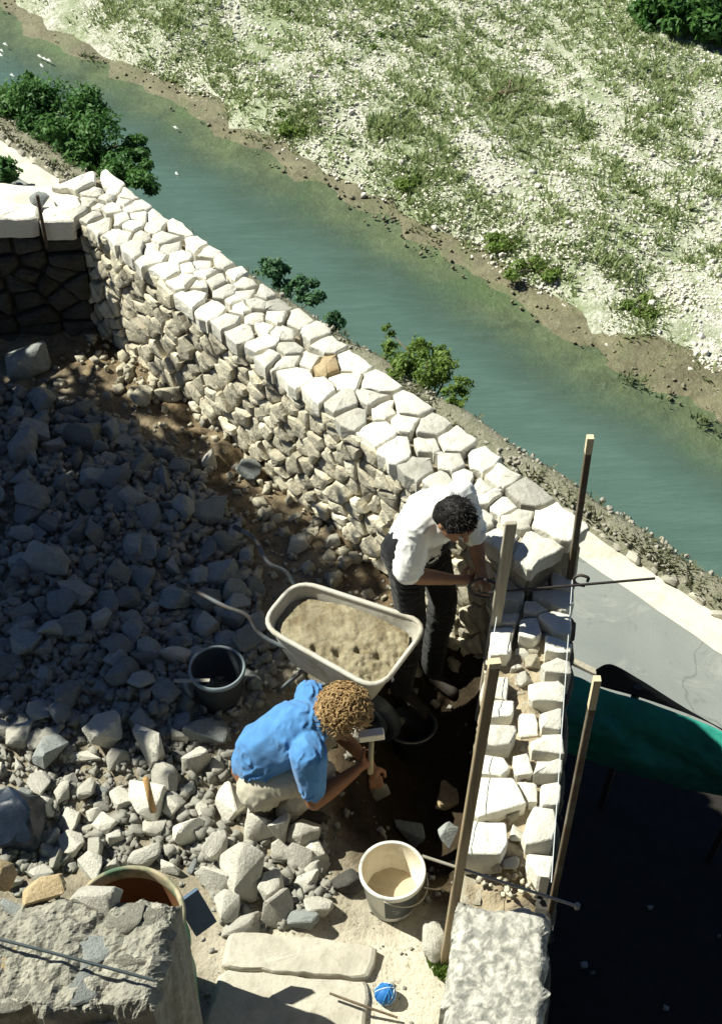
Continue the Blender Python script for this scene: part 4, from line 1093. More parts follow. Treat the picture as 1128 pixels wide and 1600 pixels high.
# ------------------------------------------------------------------ buckets and barrel
def bucket(name, c, r0, r1, h, m, inner, label, handle=None, fill=None, tiltv=(0, 0)):
    e = empty(name, c); e.rotation_euler = (tiltv[0], tiltv[1], 0); tag(e, label, 'bucket')
    mb = MB(); mb.lathe([(0, 0.0), (r0 * .95, 0.0), (r0, .008), (r1, h - .03), (r1 + .007, h - .028), (r1 + .008, h - .002), (r1 + .002, h), (r1 - .006, h - .002)], 40)
    e_shell = mb.build('shell', m, e, True)
    mb = MB(); mb.lathe([(r1 - .006, h - .002), (r1 - .008, h - .03), (r0 - .006, .012), (0, .012)], 40); mb.build('inside', inner, e, True)
    if handle:
        mb = MB(); hp = []
        for i in range(13):
            a = math.pi * i / 12; hp.append(Vector((math.cos(a) * (r1 + .012), -math.sin(a) * (r1 + .02) * handle[0], h - .02 + math.sin(a) * handle[1])))
        Mr = Matrix.Rotation(handle[2], 3, 'Z'); mb.tube([Mr @ p_ for p_ in hp], .0035, 6); mb.build('handle', M['rod'], e, True)
    if fill:
        rr_ = r0 + (r1 - r0) * fill[0]; mb = MB(); n = 24; mb.add([(0, 0, h * fill[0] + .01)] + [(rr_ * .97 * math.cos(2 * math.pi * i / n), rr_ * .97 * math.sin(2 * math.pi * i / n), h * fill[0] + .006 * math.sin(i * 2.3)) for i in range(n)], [(0, 1 + i, 1 + (i + 1) % n) for i in range(n)]); mb.build('contents', fill[1], e, True)
    return e
M['bkt_w'] = plain_mat('scuffed_white_plastic', (0.66, 0.65, 0.60), .55, .08, 10, .15, .002, 0, (0.05, 0.055, 0.06), .60)
M['bkt_wi'] = plain_mat('plastery_inside', (0.70, 0.64, 0.52), .8, .12, 12, .3, .004, 0, (0.45, 0.36, 0.22), .58)
M['bkt_b'] = plain_mat('black_rubber', (0.035, 0.042, 0.05), .6, .2, 12, .2, .003, 0, (0.16, 0.17, 0.17), .68)
M['bkt_rim'] = plain_mat('dusty_rim', (0.20, 0.24, 0.26), .7, .2)
c = P(613, 1357, .30); c.z = terrace_z(c.x, c.y) + .005
wb = bucket('plaster_bucket', c, .115, .150, .29, M['bkt_w'], M['bkt_wi'], 'dirty white plastic bucket standing near the steps', (1.0, -.10, R(75)), (.35, plain_mat('slurry', (0.5, 0.42, 0.28), .6)))
mb = MB(); n = 16; vv = []
for i in range(n + 1):
    a = R(-105 + 150 * i / n)
    for (z_, ex) in ((.05, .0025), (.235, .0025)):
        rr_ = .115 + .035 * (z_ - .008) / .254 + ex; vv.append((rr_ * math.cos(a), rr_ * math.sin(a), z_))
mb.add(vv, [(2 * i, 2 * i + 2, 2 * i + 3, 2 * i + 1) for i in range(n)])
lb_ = mb.build('label', plain_mat('worn_print', (0.055, 0.06, 0.065), .6, .2, 18, .1, .001, 0, (0.5, 0.5, 0.47), .66), [c_ for c_ in wb.children if c_.name.startswith('shell')][0], True)
c = P(340, 1050, .27); c.z = terrace_z(c.x, c.y) - .02
rb = bucket('rubber_bucket', c, .11, .142, .28, M['bkt_b'], M['bkt_b'], 'round black rubber bucket standing in the shaded rubble')
mb = MB(); mb.lathe([(.150, .262), (.153, .272), (.150, .284), (.142, .287), (.137, .283), (.136, .270)], 40); mb.build('rim', M['bkt_rim'], rb, True)
mb = MB(); mb.beam(Vector((-.22, -.08, .272)), Vector((-.03, -.095, .292)), .02, .006); mb.build('stick', M['rod'], rb)
c = P(645, 1090, -.02); c.z = terrace_z(c.x, c.y)
bucket('rubber_bucket', c, .10, .13, .24, M['bkt_b'], M['bkt_b'], 'black bucket with a thin wire handle in the dark trench', (.9, .02, R(20)))
# green barrel
M['green'] = plain_mat('green_plastic', (0.02, 0.16, 0.085), .5, .2, 8, .1, .002, 0, (0.25, 0.30, 0.25), .66)
M['rust'] = plain_mat('rusty_inside', (0.13, 0.055, 0.022), .85, .35, 10, .4, .005)
M['rimtan'] = plain_mat('cut_rim', (0.42, 0.35, 0.23), .8, .3, 15, .3, .003, 0, (0.05, 0.13, 0.08), .56)
bc = Vector((-.965, 2.97, 0.0))
e = empty('green_barrel', bc); tag(e, 'green barrel with cut off top and rusty brown inside behind the stone pier', 'barrel')
mb = MB(); mb.lathe([(0, 0), (.225, 0), (.235, .03), (.235, .30), (.243, .32), (.235, .34), (.235, .60), (.243, .62), (.235, .64), (.235, .86)], 48); mb.build('shell', M['green'], e, True)
mb = MB(); mb.lathe([(.224, .86), (.224, .02), (0, .02)], 48); mb.build('inside', M['rust'], e, True)
mb = MB(); mb.lathe([(.236, .845), (.242, .858), (.238, .872), (.226, .875), (.220, .866), (.222, .80)], 48); mb.build('rim', M['rimtan'], e, True)
mb = MB(); a0 = P(292, 1400, .62); a1 = P(322, 1450, .42); mb.beam(a0, a1, .11, .02, Vector((.3, -.6, .7))); tag(mb.build('plastic_board', plain_mat('slate_blue', (0.07, 0.11, 0.17), .6, .3)), 'slate blue board leaning beside the green barrel', 'board')

# ------------------------------------------------------------------ pier of old masonry, lower left
M['pier'] = stone_mat('pier_mortar', (0.35, 0.34, 0.285), (0.235, 0.225, 0.185), (0.52, 0.49, 0.41), .6, 0, 1.0, .02, rand=False, sc=1.2)
pq = [P(-260, 1582, 1.6), P(238, 1572, 1.6), P(284, 1402, 1.6), P(-260, 1385, 1.6)]
pier = empty('stone_pier', ((pq[0] + pq[2]) / 2).xy.to_3d()); bpy.context.view_layer.update()
tag(pier, 'weathered masonry pier with crumbling mortar top at the lower left corner', 'pier', kind='thing')
pm = [Vector((p_.x, p_.y, 0)) for p_ in pq]
child(obj('mortar_mass', rough_block('mortar_mass', pm, 1.585, -.1, M['pier'], .030, 120, 60, .05, 5.0, 5.0), M['pier']), pier)
for i, (px, py, w, h, m) in enumerate(((70, 1392, 66, 50, 'tanstone'), (2, 1368, 42, 46, 'tanstone'), (150, 1400, 70, 52, 'rubble_pale'), (55, 1455, 46, 36, 'rubble'), (110, 1470, 52, 44, 'rubble'), (195, 1430, 62, 56, 'pier'), (145, 1480, 60, 46, 'rubble'), (240, 1425, 54, 50, 'pier'), (60, 1545, 70, 40, 'pier'), (130, 1540, 60, 44, 'rubble'), (200, 1510, 70, 50, 'pier'), (15, 1500, 40, 50, 'tanstone'), (10, 1570, 50, 40, 'pier'), (20, 1420, 46, 40, 'rubble'))):
    c = P(px, py, 1.58); kk = (c - Vector((0, 0, CAMZ))).length / FPX
    o = obj('stone', ROCKS[i] if i > 2 else BLOCKS[i + 4], None); o.material_slots[0].link = 'OBJECT'; o.material_slots[0].material = M[m]
    o.scale = (w * kk, h * kk * 1.25, .10 if i > 2 else .16); o.location = (c.x, c.y, 1.562 if i > 2 else 1.58); o.rotation_euler = (rng.uniform(-.2, .2), rng.uniform(-.2, .2), rng.uniform(-.4, .4)); child(o, pier)
c = P(182, 1588, 1.44)
o = put_poly('ledge_block', [(-.13, -.06), (.12, -.05), (.13, .06), (-.12, .07)], Vector((c.x, c.y - .02, 1.45)), X, Y, Z, M['cap'], None, .16, seed=91); child(o, pier)
mb = MB(); mb.tube(bez([P(-60, 1452, 1.64), P(60, 1483, 1.645), P(150, 1507, 1.64), P(242, 1532, 1.63)], 6), .0065, 6)
tag(mb.build('cable', plain_mat('cable_sheath', (0.045, 0.06, 0.065), .5)), 'dark cable stretched across the top of the masonry pier', 'cable')
# dark sack behind the pier
c = P(30, 1290, .1); rk = rock_mesh(333, (.36, .30, .34), 16, .06, .3)
for v_ in rk.vertices: v_.co *= 1 + .10 * noise.fractal(v_.co * 9, .8, 2, 3)
o = obj('plastic_sack', rk, plain_mat('navy_plastic', (0.010, 0.018, 0.034), .45, .4, 14, .6, .01)); o.location = (c.x, c.y, .14); tag(o, 'crumpled dark navy sack at the left edge above the masonry pier', 'sack')
rk.polygons.foreach_set('use_smooth', [True] * len(rk.polygons))

# ------------------------------------------------------------------ small things in the foreground
c = P(602, 1552, .05)
tw = empty('twine_ball', (c.x, c.y, terrace_z(c.x, c.y) + .003)); tag(tw, 'small ball of blue and white twine on the pale ground', 'ball')
mb = MB(); mb.lathe([(.002, .005)] + [(.047 * math.sin(math.pi * i / 14), .048 - .047 * math.cos(math.pi * i / 14)) for i in range(1, 14)] + [(.002, .094)], 24)
mb.build('core', plain_mat('blue_twine', (0.02, 0.14, 0.42), .6, .3, 60, .5, .003), tw, True)
q = random.Random(9)
for i in range(9):
    ax = Vector((q.gauss(0, 1), q.gauss(0, 1), q.gauss(0, .5))).normalized(); a = ax.orthogonal().normalized(); b = ax.cross(a); mb = MB(); sh = q.uniform(-.016, .016); rr_ = math.sqrt(.0485 ** 2 - sh ** 2)
    mb.tube([Vector((0, 0, .048)) + ax * sh + (a * math.cos(t_ * math.pi / 10) + b * math.sin(t_ * math.pi / 10)) * rr_ for t_ in range(21)], .0028, 5); mb.build('strand', plain_mat('twine_%d' % i, (0.55, 0.68, 0.80) if i % 4 == 0 else (0.03, 0.2, 0.5), .6), tw, True)
mb = MB(); mb.tube([P(515, 1552, .085), P(560, 1569, .075), P(621, 1590, .03)], [.006, .007, .006], 6); tag(mb.build('stick', M['bark']), 'thin dark stick lying on the pale ground beside the twine ball', 'stick')
a0 = P(240, 1268, .12); mb = MB(); mb.tube([a0, a0 + (P(228, 1216, .30) - a0)], [.017, .015], 10); tag(mb.build('wooden_stick', wood_mat('ash_handle', (0.52, 0.30, 0.11)), smooth=True), 'brown round wooden stick leaning on a white block', 'stick')

# ------------------------------------------------------------------ wheelbarrow
P1, P2, P3, P4 = Vector((-.34, 5.12, .56)), Vector((-.52, 4.81, .56)), Vector((.083, 4.38, .56)), Vector((.35, 4.82, .56))
wbz = empty('wheelbarrow', ((P1 + P2 + P3 + P4) / 4).xy.to_3d()); bpy.context.view_layer.update()
tag(wbz, 'pale metal wheelbarrow full of mortar between the two people', 'wheelbarrow')
cen = (P1 + P2 + P3 + P4) / 4
def rounded(quad, rr_, n=6):
    out = []; m_ = len(quad)
    for i in range(m_):
        a, b, c_ = quad[i - 1], quad[i], quad[(i + 1) % m_]
        p = b + (a - b).normalized() * rr_; q_ = b + (c_ - b).normalized() * rr_
        for k_ in range(n + 1):
            t_ = k_ / n; out.append(p * (1 - t_) ** 2 + b * 2 * t_ * (1 - t_) + q_ * t_ ** 2)
    return out
ringq = [P1, P2, P3, P4]
def tray_ring(s, dz, rr_): return [Vector((cen.x + (p.x - cen.x) * s, cen.y + (p.y - cen.y) * s, p.z + dz)) for p in rounded(ringq, rr_)]
rings = [tray_ring(1.0, .0, .13), tray_ring(.985, -.02, .13), tray_ring(.90, -.12, .13), tray_ring(.74, -.27, .12), tray_ring(.66, -.30, .10)]
n = len(rings[0]); v = [p for g_ in rings for p in g_] + [cen + Z * (-.30)]; f = []
for k_ in range(len(rings) - 1):
    for i in range(n): f.append((k_ * n + (i + 1) % n, k_ * n + i, (k_ + 1) * n + i, (k_ + 1) * n + (i + 1) % n))
for i in range(n): f.append(((len(rings) - 1) * n + (i + 1) % n, (len(rings) - 1) * n + i, len(v) - 1))
M['tray'] = plain_mat('mortar_smeared_metal', (0.50, 0.48, 0.42), .7, .25, 14, .6, .006, .1, (0.26, 0.22, 0.16), .60)
o = obj('tray', py_mesh('tray', v, f, True), M['tray']); sm = o.modifiers.new('s', 'SOLIDIFY'); sm.thickness = .006; child(o, wbz)
mb = MB(); rr_ = tray_ring(1.012, .0, .13); mb.tube(rr_ + [rr_[0]], .0145, 8, False); child(mb.build('rim', M['tray'], smooth=True), wbz)
# mortar load: smooth towards the handles, lumpy at the wheel side
N1, N2 = 90, 64; v = []; f = []
for i in range(N1 + 1):
    for j in range(N2 + 1):
        a, b = 2 * i / N1 - 1, 2 * j / N2 - 1
        s_, t_ = a * math.sqrt(1 - .30 * b * b), b * math.sqrt(1 - .30 * a * a)
        s_, t_ = (s_ * .945 + 1) / 2, (t_ * .935 + 1) / 2
        p = (P1 * (1 - t_) + P2 * t_) * (1 - s_) + (P4 * (1 - t_) + P3 * t_) * s_
        e = max(abs(a), abs(b))
        lump = max(0, min(1, (s_ * .9 + t_ * .35 - .55) * 2.0))
        z = .56 - .062 + .012 * (1 - e ** 4) + .010 * fbm(p.x * 6, p.y * 6, 9)
        z += lump * (.032 * fbm(p.x * 9, p.y * 9, 2) + .016 * fbm(p.x * 26, p.y * 26, 5)) + .004 * fbm(p.x * 40, p.y * 40, 1)
        for (hx, hy, hr) in ((.56, .72, .03), (.67, .58, .022), (.40, .82, .025), (.82, .52, .028)):
            d2 = ((s_ - hx) / hr) ** 2 + ((t_ - hy) / (hr * 1.6)) ** 2; z -= .05 * math.exp(-d2)
        v.append(Vector((p.x, p.y, z)))
for i in range(N1):
    for j in range(N2): f.append((i * (N2 + 1) + j, i * (N2 + 1) + j + 1, (i + 1) * (N2 + 1) + j + 1, (i + 1) * (N2 + 1) + j))
M['wetmortar'] = stone_mat('fresh_mortar', (0.33, 0.29, 0.195), (0.20, 0.175, 0.115), (0.13, 0.09, 0.04), .9, 0, .9, .012, rand=False, sc=1.0)
child(obj('mortar_load', py_mesh('mortar_load', v, f, True), M['wetmortar']), wbz)
M['pipe'] = plain_mat('grey_pipe', (0.13, 0.155, 0.17), .6, .3, 20, .2, .002, .1, (0.10, 0.07, 0.05), .58)
h1 = bez([cen + Vector((.15, .12, -.2)), P1 + Vector((.04, -.02, -.10)), P1 + Vector((-.06, .06, .0)), P(418, 878, .61), P(398, 842, .62), P(366, 823, .62)], 7)
h2 = bez([cen + Vector((.05, -.12, -.2)), P2 + Vector((.04, -.02, -.10)), P2 + Vector((-.07, .05, .01)), P(352, 948, .61), P(318, 930, .62), P(278, 912, .62)], 7)
for h_ in (h1, h2):
    mb = MB(); mb.tube(h_, .0115, 8); hd_ = mb.build('handle', M['pipe'], smooth=True); child(hd_, wbz); bpy.context.view_layer.update()
    mb = MB(); mb.tube([h_[-1].lerp(h_[-7], .0), h_[-4]], .016, 8); child(mb.build('grip', M['bkt_b'], smooth=True), hd_)
wc = cen + Vector((.85, -.5, 0)) * .20; wc.z = terrace_z(wc.x, wc.y) + .172; wdir = Vector((.85, -.52, 0)).normalized(); wx = Vector((-wdir.y, wdir.x, 0))
def wheel_part(prof):
    mb = MB(); nn = 28; vv = []
    for (rad, off) in prof:
        for i in range(nn):
            a = 2 * math.pi * i / nn; vv.append(wc + (wdir * math.cos(a) + Z * math.sin(a)) * rad + wx * off)
    ff = []; m_ = len(prof)
    for k_ in range(m_):
        for i in range(nn): ff.append((k_ * nn + i, k_ * nn + (i + 1) % nn, ((k_ + 1) % m_) * nn + (i + 1) % nn, ((k_ + 1) % m_) * nn + i))
    return mb.add(vv, ff)
wheel = wheel_part([(.115, -.03), (.14, -.04), (.165, -.03), (.175, 0), (.165, .03), (.14, .04), (.115, .03)]).build('wheel', M['bkt_b'], smooth=True); child(wheel, wbz)
rim = wheel_part([(.03, -.02), (.115, -.028), (.115, .028), (.03, .02)]).build('hub', M['pipe'], smooth=True); bpy.context.view_layer.update(); child(rim, wheel)
for s in (-1, 1):
    mb = MB(); mb.tube([cen + Vector((-.12, .08, -.28)) + wx * s * .14, cen + Vector((-.26, .15, 0)) + wx * s * .16 - Z * (.56 - .02 + .0)], .013, 7); child(mb.build('leg', M['pipe']), wbz)
    mb = MB(); mb.tube([cen + wx * s * .1 + Vector((.1, -.06, -.29)), wc + wx * s * .05], .012, 7); child(mb.build('fork', M['pipe']), wbz)

# ------------------------------------------------------------------ tarpaulin shelter below, beside the road
M['tarp'] = plain_mat('green_tarpaulin', (0.022, 0.30, 0.215), .7, .35, 3, .5, .03, 0, (0.02, 0.15, 0.17), .52)
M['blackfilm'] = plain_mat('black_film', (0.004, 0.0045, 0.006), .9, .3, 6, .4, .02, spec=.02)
ts = empty('tarpaulin_shelter', P(1000, 1180, -3.0)); bpy.context.view_layer.update(); tag(ts, 'green tarpaulin hung over a timber frame beside the road', 'tarpaulin')
def loft(name, top, bot, m, nu=50, nv=16, amp=.05, sag=0.0, seed=0.0, bulge=0.0):
    T, B = bez(top, 10), bez(bot, 10); v = []; f = []
    def samp(L, s):
        x = s * (len(L) - 1); i = min(int(x), len(L) - 2); return L[i].lerp(L[i + 1], x - i)
    for i in range(nu + 1):
        for j in range(nv + 1):
            s, t_ = i / nu, j / nv; p = samp(T, s).lerp(samp(B, s), t_)
            w = math.sin(math.pi * t_); p = p + Vector((0, -1, .5)) * bulge * w
            p = p + Vector((0, -1, .4)) * (amp * fbm(p.x * 2.2 + seed, p.z * 3.5, seed) + amp * .5 * math.sin(s * 19 + 4 * t_ + seed)* .4) * (.3 + w) - Z * sag * w
            v.append(p)
    for i in range(nu):
        for j in range(nv): f.append((i * (nv + 1) + j, i * (nv + 1) + j + 1, (i + 1) * (nv + 1) + j + 1, (i + 1) * (nv + 1) + j))
    o = obj(name, py_mesh(name, v, f, True), m); sm = o.modifiers.new('s', 'SOLIDIFY'); sm.thickness = .004; return o
zr, zl = -1.15, -1.85
top = [P(868, 1052, zr), P(905, 1058, zr), P(945, 1078, zr), P(1010, 1097, zr), P(1080, 1122, zr), P(1140, 1150, zr), P(1230, 1200, zr)]
bot = [P(855, 1172, zl), P(895, 1180, zl), P(945, 1198, zl), P(1010, 1218, zl), P(1070, 1233, zl), P(1140, 1246, zl), P(1230, 1262, zl)]
child(loft('green_sheet', top, bot, M['tarp'], 90, 30, amp=.05, seed=3.0, bulge=.16), ts)
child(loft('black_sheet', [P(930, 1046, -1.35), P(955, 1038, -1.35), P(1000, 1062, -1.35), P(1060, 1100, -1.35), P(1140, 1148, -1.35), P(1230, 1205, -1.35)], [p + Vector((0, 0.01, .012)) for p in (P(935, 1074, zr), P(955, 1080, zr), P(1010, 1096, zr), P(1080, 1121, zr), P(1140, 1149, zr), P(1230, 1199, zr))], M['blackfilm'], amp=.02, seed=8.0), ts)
mb = MB(); mb.tube([P(868, 1056, zr) + Vector((0, .12, -.14)), P(1230, 1203, zr) + Vector((0, .12, -.14))], .025, 8); child(mb.build('ridge_pole', M['poleo']), ts)
for px, py in ((890, 1058), (1000, 1096), (1200, 1188)):
    p = P(px, py, zr - .05); mb = MB(); mb.tube([Vector((p.x, p.y + .38, -3.0)), p + Vector((0, .12, 0))], .028, 7); child(mb.build('frame_post', M['iron']), ts)
# odds and ends on the ground in the shade below the wall
DK = ['leftmost', 'second leftmost', 'middle', 'fourth', 'rightmost']
for i, (px, py, s) in enumerate(((912, 1508, 12), (925, 1520, 9), (1015, 1418, 9), (1040, 1575, 10), (1122, 1462, 8))):
    p = P(px, py, -2.97); kk = (p - Vector((0, 0, CAMZ))).length / FPX
    o = obj('stone', ROCKS[3 + i], None); o.material_slots[0].link = 'OBJECT'; o.material_slots[0].material = RG; o.scale = (s * kk, s * kk, s * kk); o.location = p; tag(o, 'small stone lying in the dark below the low wall, %s of five' % DK[i], 'stone', 'stones in the dark below the low wall')

# ------------------------------------------------------------------ people
def capsule(bm, p0, r0, p1, r1, n=2):
    b2 = bmesh.new()
    for p, r_ in ((p0, r0), (p1, r1)):
        bmesh.ops.create_icosphere(b2, subdivisions=n, radius=r_, matrix=Matrix.Translation(Vector(p)))
    res = bmesh.ops.convex_hull(b2, input=list(b2.verts))
    gone = [g_ for g_ in res['geom_interior'] if isinstance(g_, bmesh.types.BMVert)]
    bmesh.ops.delete(b2, geom=gone, context='VERTS')
    me = bpy.data.meshes.new('t'); b2.to_mesh(me); b2.free(); bm.from_mesh(me); bpy.data.meshes.remove(me)
def ellip(bm, c, rad, M3=None, n=3):
    M4 = (M3.to_4x4() if M3 is not None else Matrix.Identity(4)) @ Matrix.Diagonal((*rad, 1)); M4.translation = Vector(c)
    bmesh.ops.create_icosphere(bm, subdivisions=n, radius=1.0, matrix=M4)
def chain(bm, pts):
    for a, b in zip(pts[:-1], pts[1:]): capsule(bm, a[0], a[1], b[0], b[1])
def fuse(name, bm, voxel, m, parent, smooth=6, fold=None):
    me = bpy.data.meshes.new(name); bm.to_mesh(me); bm.free()
    o = bpy.data.objects.new(name, me); COL.objects.link(o)
    rm = o.modifiers.new('r', 'REMESH'); rm.mode = 'VOXEL'; rm.voxel_size = voxel
    sm = o.modifiers.new('s', 'SMOOTH'); sm.iterations = smooth; sm.factor = .5
    dg = bpy.context.evaluated_depsgraph_get()
    me2 = bpy.data.meshes.new_from_object(o.evaluated_get(dg)); o.modifiers.clear(); o.data = me2; me2.name = name
    me2.materials.clear(); me2.materials.append(m)
    if fold:
        nrm = [v_.normal.copy() for v_ in me2.vertices]
        for v_, n_ in zip(me2.vertices, nrm): v_.co += n_ * fold(v_.co, n_)
    me2.polygons.foreach_set('use_smooth', [True] * len(me2.polygons))
    child(o, parent); return o
def hand(bm, wrist, palm, dirv, side, up, curl=.9, grip=None):
    """palm block + five bent fingers; dirv = pointing direction, side = thumb side, up = back of the hand"""
    d, s, u_ = Vector(dirv).normalized(), Vector(side).normalized(), Vector(up).normalized()
    capsule(bm, wrist, .024, palm, .030)
    for i, (off, L) in enumerate(((-.028, .060), (-.010, .070), (.010, .074), (.028, .068))):
        b = Vector(palm) + s * off + d * .028; ang = 0; q_ = b; rr_ = .0098
        for seg in range(3):
            ang += curl; l_ = L * (.42, .33, .25)[seg]; nxt = q_ + (d * math.cos(ang) - u_ * math.sin(ang)) * l_
            capsule(bm, q_, rr_, nxt, rr_ - .001); q_ = nxt; rr_ -= .001
    t0 = Vector(palm) + s * .026 - d * .015; t1 = t0 + (s * .7 + d * .5 - u_ * .5).normalized() * .035; t2 = t1 + (d * .7 - u_ * .7).normalized() * .03
    capsule(bm, t0, .013, t1, .0115); capsule(bm, t1, .0115, t2, .010)
def head_geo(bm, c, F, U):
    """skull, jaw, nose, ears, lips; F = face direction, U = crown direction"""
    c = Vector(c); F = Vector(F).normalized(); U = Vector(U); U = (U - F * U.dot(F)).normalized(); S_ = F.cross(U)
    M3 = Matrix((F, S_, U)).transposed()
    ellip(bm, c + U * .02 - F * .01, (.098, .078, .095), M3)
    ellip(bm, c - U * .045 + F * .025, (.068, .058, .072), M3)
    capsule(bm, c + F * .088 + U * .015, .010, c + F * .112 - U * .022, .014)
    ellip(bm, c + F * .083 - U * .062, (.014, .026, .009), M3, 2)
    ellip(bm, c + F * .075 - U * .095, (.022, .026, .018), M3, 2)
    ellip(bm, c + F * .080 + U * .035, (.016, .055, .011), M3, 2)
    for k_ in (-1, 1): ellip(bm, c + S_ * k_ * .078 - F * .012 - U * .012, (.020, .010, .032), M3, 2)
    return F, S_, U
def eyes(c, F, S_, U, parent):
    for k_ in (-1, 1):
        bm = bmesh.new(); bmesh.ops.create_icosphere(bm, subdivisions=2, radius=.0125, matrix=Matrix.Translation(Vector(c) + F * .080 + S_ * k_ * .031 + U * .008))
        me = bpy.data.meshes.new('eye'); bm.to_mesh(me); bm.free(); child(obj('eye', me, M['eye']), parent)
M['eye'] = plain_mat('eye_white', (0.5, 0.48, 0.45), .3)
M['skin'] = plain_mat('tanned_skin', (0.30, 0.155, 0.085), .55, .12, 30, .15, .001, 0, (0.24, 0.11, 0.06), .6)
M['skin2'] = plain_mat('tanned_skin_deep', (0.25, 0.115, 0.055), .55, .12, 30, .15, .001, 0, (0.19, 0.085, 0.04), .6)
def cloth(name, c, vary=.1):
    m, t, b = new_mat(name); v = coords(t); n = ntex(t, v, 14, 6, .6, .4); w = ntex(t, v, 300, 2, .5)
    col = mixc(t, n, tuple(x * (1 - vary) for x in c), tuple(min(1, x * (1 + vary)) for x in c))
    t.links.new(col, b.inputs['Base Color']); b.inputs['Roughness'].default_value = .9; b.inputs['Specular IOR Level'].default_value = .15
    b.inputs['Sheen Weight'].default_value = .15
    ad = nd(t, 'ShaderNodeMath', operation='MULTIPLY_ADD'); ad.inputs[1].default_value = .15; t.links.new(w, ad.inputs[0]); t.links.new(n, ad.inputs[2]); bump(t, b, ad.outputs[0], .4, .008); return m
M['shirt_w'] = cloth('white_cotton', (0.80, 0.80, 0.76), .04)
M['shirt_b'] = cloth('faded_blue_cotton', (0.075, 0.215, 0.46), .4)
M['trou_k'] = cloth('black_cotton', (0.008, 0.0085, 0.010), .3)
M['trou_b'] = cloth('dusty_beige_cotton', (0.46, 0.42, 0.33), .12)
M['shoe'] = plain_mat('worn_leather', (0.03, 0.024, 0.02), .6, .3, 25, .4, .004)
M['hair_k'] = plain_mat('black_hair', (0.008, 0.0065, 0.006), .6, .4, 90, .5, .004, spec=.2)
M['hair_b'] = plain_mat('curly_brown_hair', (0.36, 0.235, 0.105), .5, .5, 40, .5, .004)
def fold_fn(seed, amp, axis):
    a = Vector(axis).normalized()
    def f_(co, n_):
        s = co.dot(a); q_ = co * 5.5 + Vector((seed, 0, 0)); w = noise.fractal(q_, .8, 2, 3)
        ridge = 1 - abs(math.sin(s * 75 + w * 5)); return amp * (ridge ** 2 * max(0, .3 + noise.noise(co * 4 + Vector((0, seed, 0)))) * 1.6 + .5 * w)
    return f_

# --- bending person in a white shirt, at the wall corner
pa = empty('person', (.2, 5.05, 0)); bpy.context.view_layer.update()
tag(pa, 'person in white shirt and dark trousers bending over the low wall with a hammer', 'person')
F_ = Vector((.71, -.70, 0)); R_ = Vector((-.70, -.71, 0))
gz = terrace_z(.22, 5.0)
C = Vector((.285, 5.09, .88))
hipR, hipL = C + R_ * .085, C - R_ * .085
kneeR, kneeL = C + R_ * .13 + F_ * .10 + Vector((0, 0, -.40)), C - R_ * .10 + F_ * .12 + Vector((0, 0, -.40))
ankR, ankL = Vector((kneeR.x, kneeR.y, 0)) - F_ * .05 + Z * (gz + .10), Vector((kneeL.x, kneeL.y, 0)) - F_ * .05 + Z * (gz + .10)
sh = Vector((.39, 4.95, 1.27)); shR, shL = sh + R_ * .160 + Z * -.02, sh - R_ * .150
elR, wrR, hdR = Vector((.225, 4.775, .985)), Vector((.455, 4.82, .900)), Vector((.53, 4.84, .875))
elL, wrL, hdL = Vector((.58, 4.99, 1.01)), Vector((.605, 4.87, .905)), Vector((.615, 4.83, .885))
hc = Vector((.452, 4.79, 1.355)); hF = Vector((.55, -.55, -.62)); hU = Vector((.45, -.45, .76))
bm = bmesh.new()
chain(bm, [(C, .12), (Vector((.315, 5.05, 1.04)), .108), (Vector((.35, 4.985, 1.19)), .118), (sh, .10)])
capsule(bm, shR, .062, shL, .062)
chain(bm, [(sh + F_ * .02, .06), (hc - hU * .02 - hF.normalized() * .05, .055)])
Fh, Sh, Uh = head_geo(bm, hc, hF, hU)
chain(bm, [(shR, .056), (elR, .046), (elR.lerp(wrR, .35), .046), (wrR, .030)]); chain(bm, [(shL, .055), (elL, .044), (wrL, .029)])
hand(bm, wrR, hdR, (.9, .2, -.2), (.1, .6, .8), (.3, -.9, .3), .75); hand(bm, wrL, hdL, (.55, -.6, -.3), (-.6, -.5, .6), (.5, .5, .7), .75)
for h_, k_, a_ in ((hipR, kneeR, ankR), (hipL, kneeL, ankL)): chain(bm, [(h_, .085), (k_, .058), (a_, .038)]); capsule(bm, a_ - Z * .05, .04, a_ + F_ * .14 - Z * .065, .032)
fuse('body', bm, .0055, M['skin'], pa, 4); eyes(hc, Fh, Sh, Uh, pa)
bm = bmesh.new()
chain(bm, [(C + Z * .04, .140), (Vector((.315, 5.05, 1.04)), .132), (Vector((.35, 4.985, 1.18)), .140), (sh - F_ * .01, .112)])
capsule(bm, shR, .078, shL, .078); capsule(bm, sh - Z * .06 + F_ * .02 + R_ * .07, .10, sh - Z * .06 + F_ * .02 - R_ * .07, .10)
chain(bm, [(shR, .080), (shR.lerp(elR, .55), .076), (shR.lerp(elR, .92), .070)]); chain(bm, [(shL, .078), (shL.lerp(elL, .85), .064)])
chain(bm, [(sh + F_ * .012 + Z * .02, .078), (sh + F_ * .03 + Z * .045, .070)])
fuse('shirt', bm, .008, M['shirt_w'], pa, 5, fold_fn(3.0, .016, (.5, -.3, .8)))
bm = bmesh.new(); chain(bm, [(hipR, .13), (hipL, .13)]); capsule(bm, C + Z * .06, .135, C, .14)
for h_, k_, a_ in ((hipR, kneeR, ankR), (hipL, kneeL, ankL)): chain(bm, [(h_, .108), (k_, .082), (a_ + Z * .02, .066)])
fuse('trousers', bm, .009, M['trou_k'], pa, 4, fold_fn(8.0, .009, (0, .2, 1)))
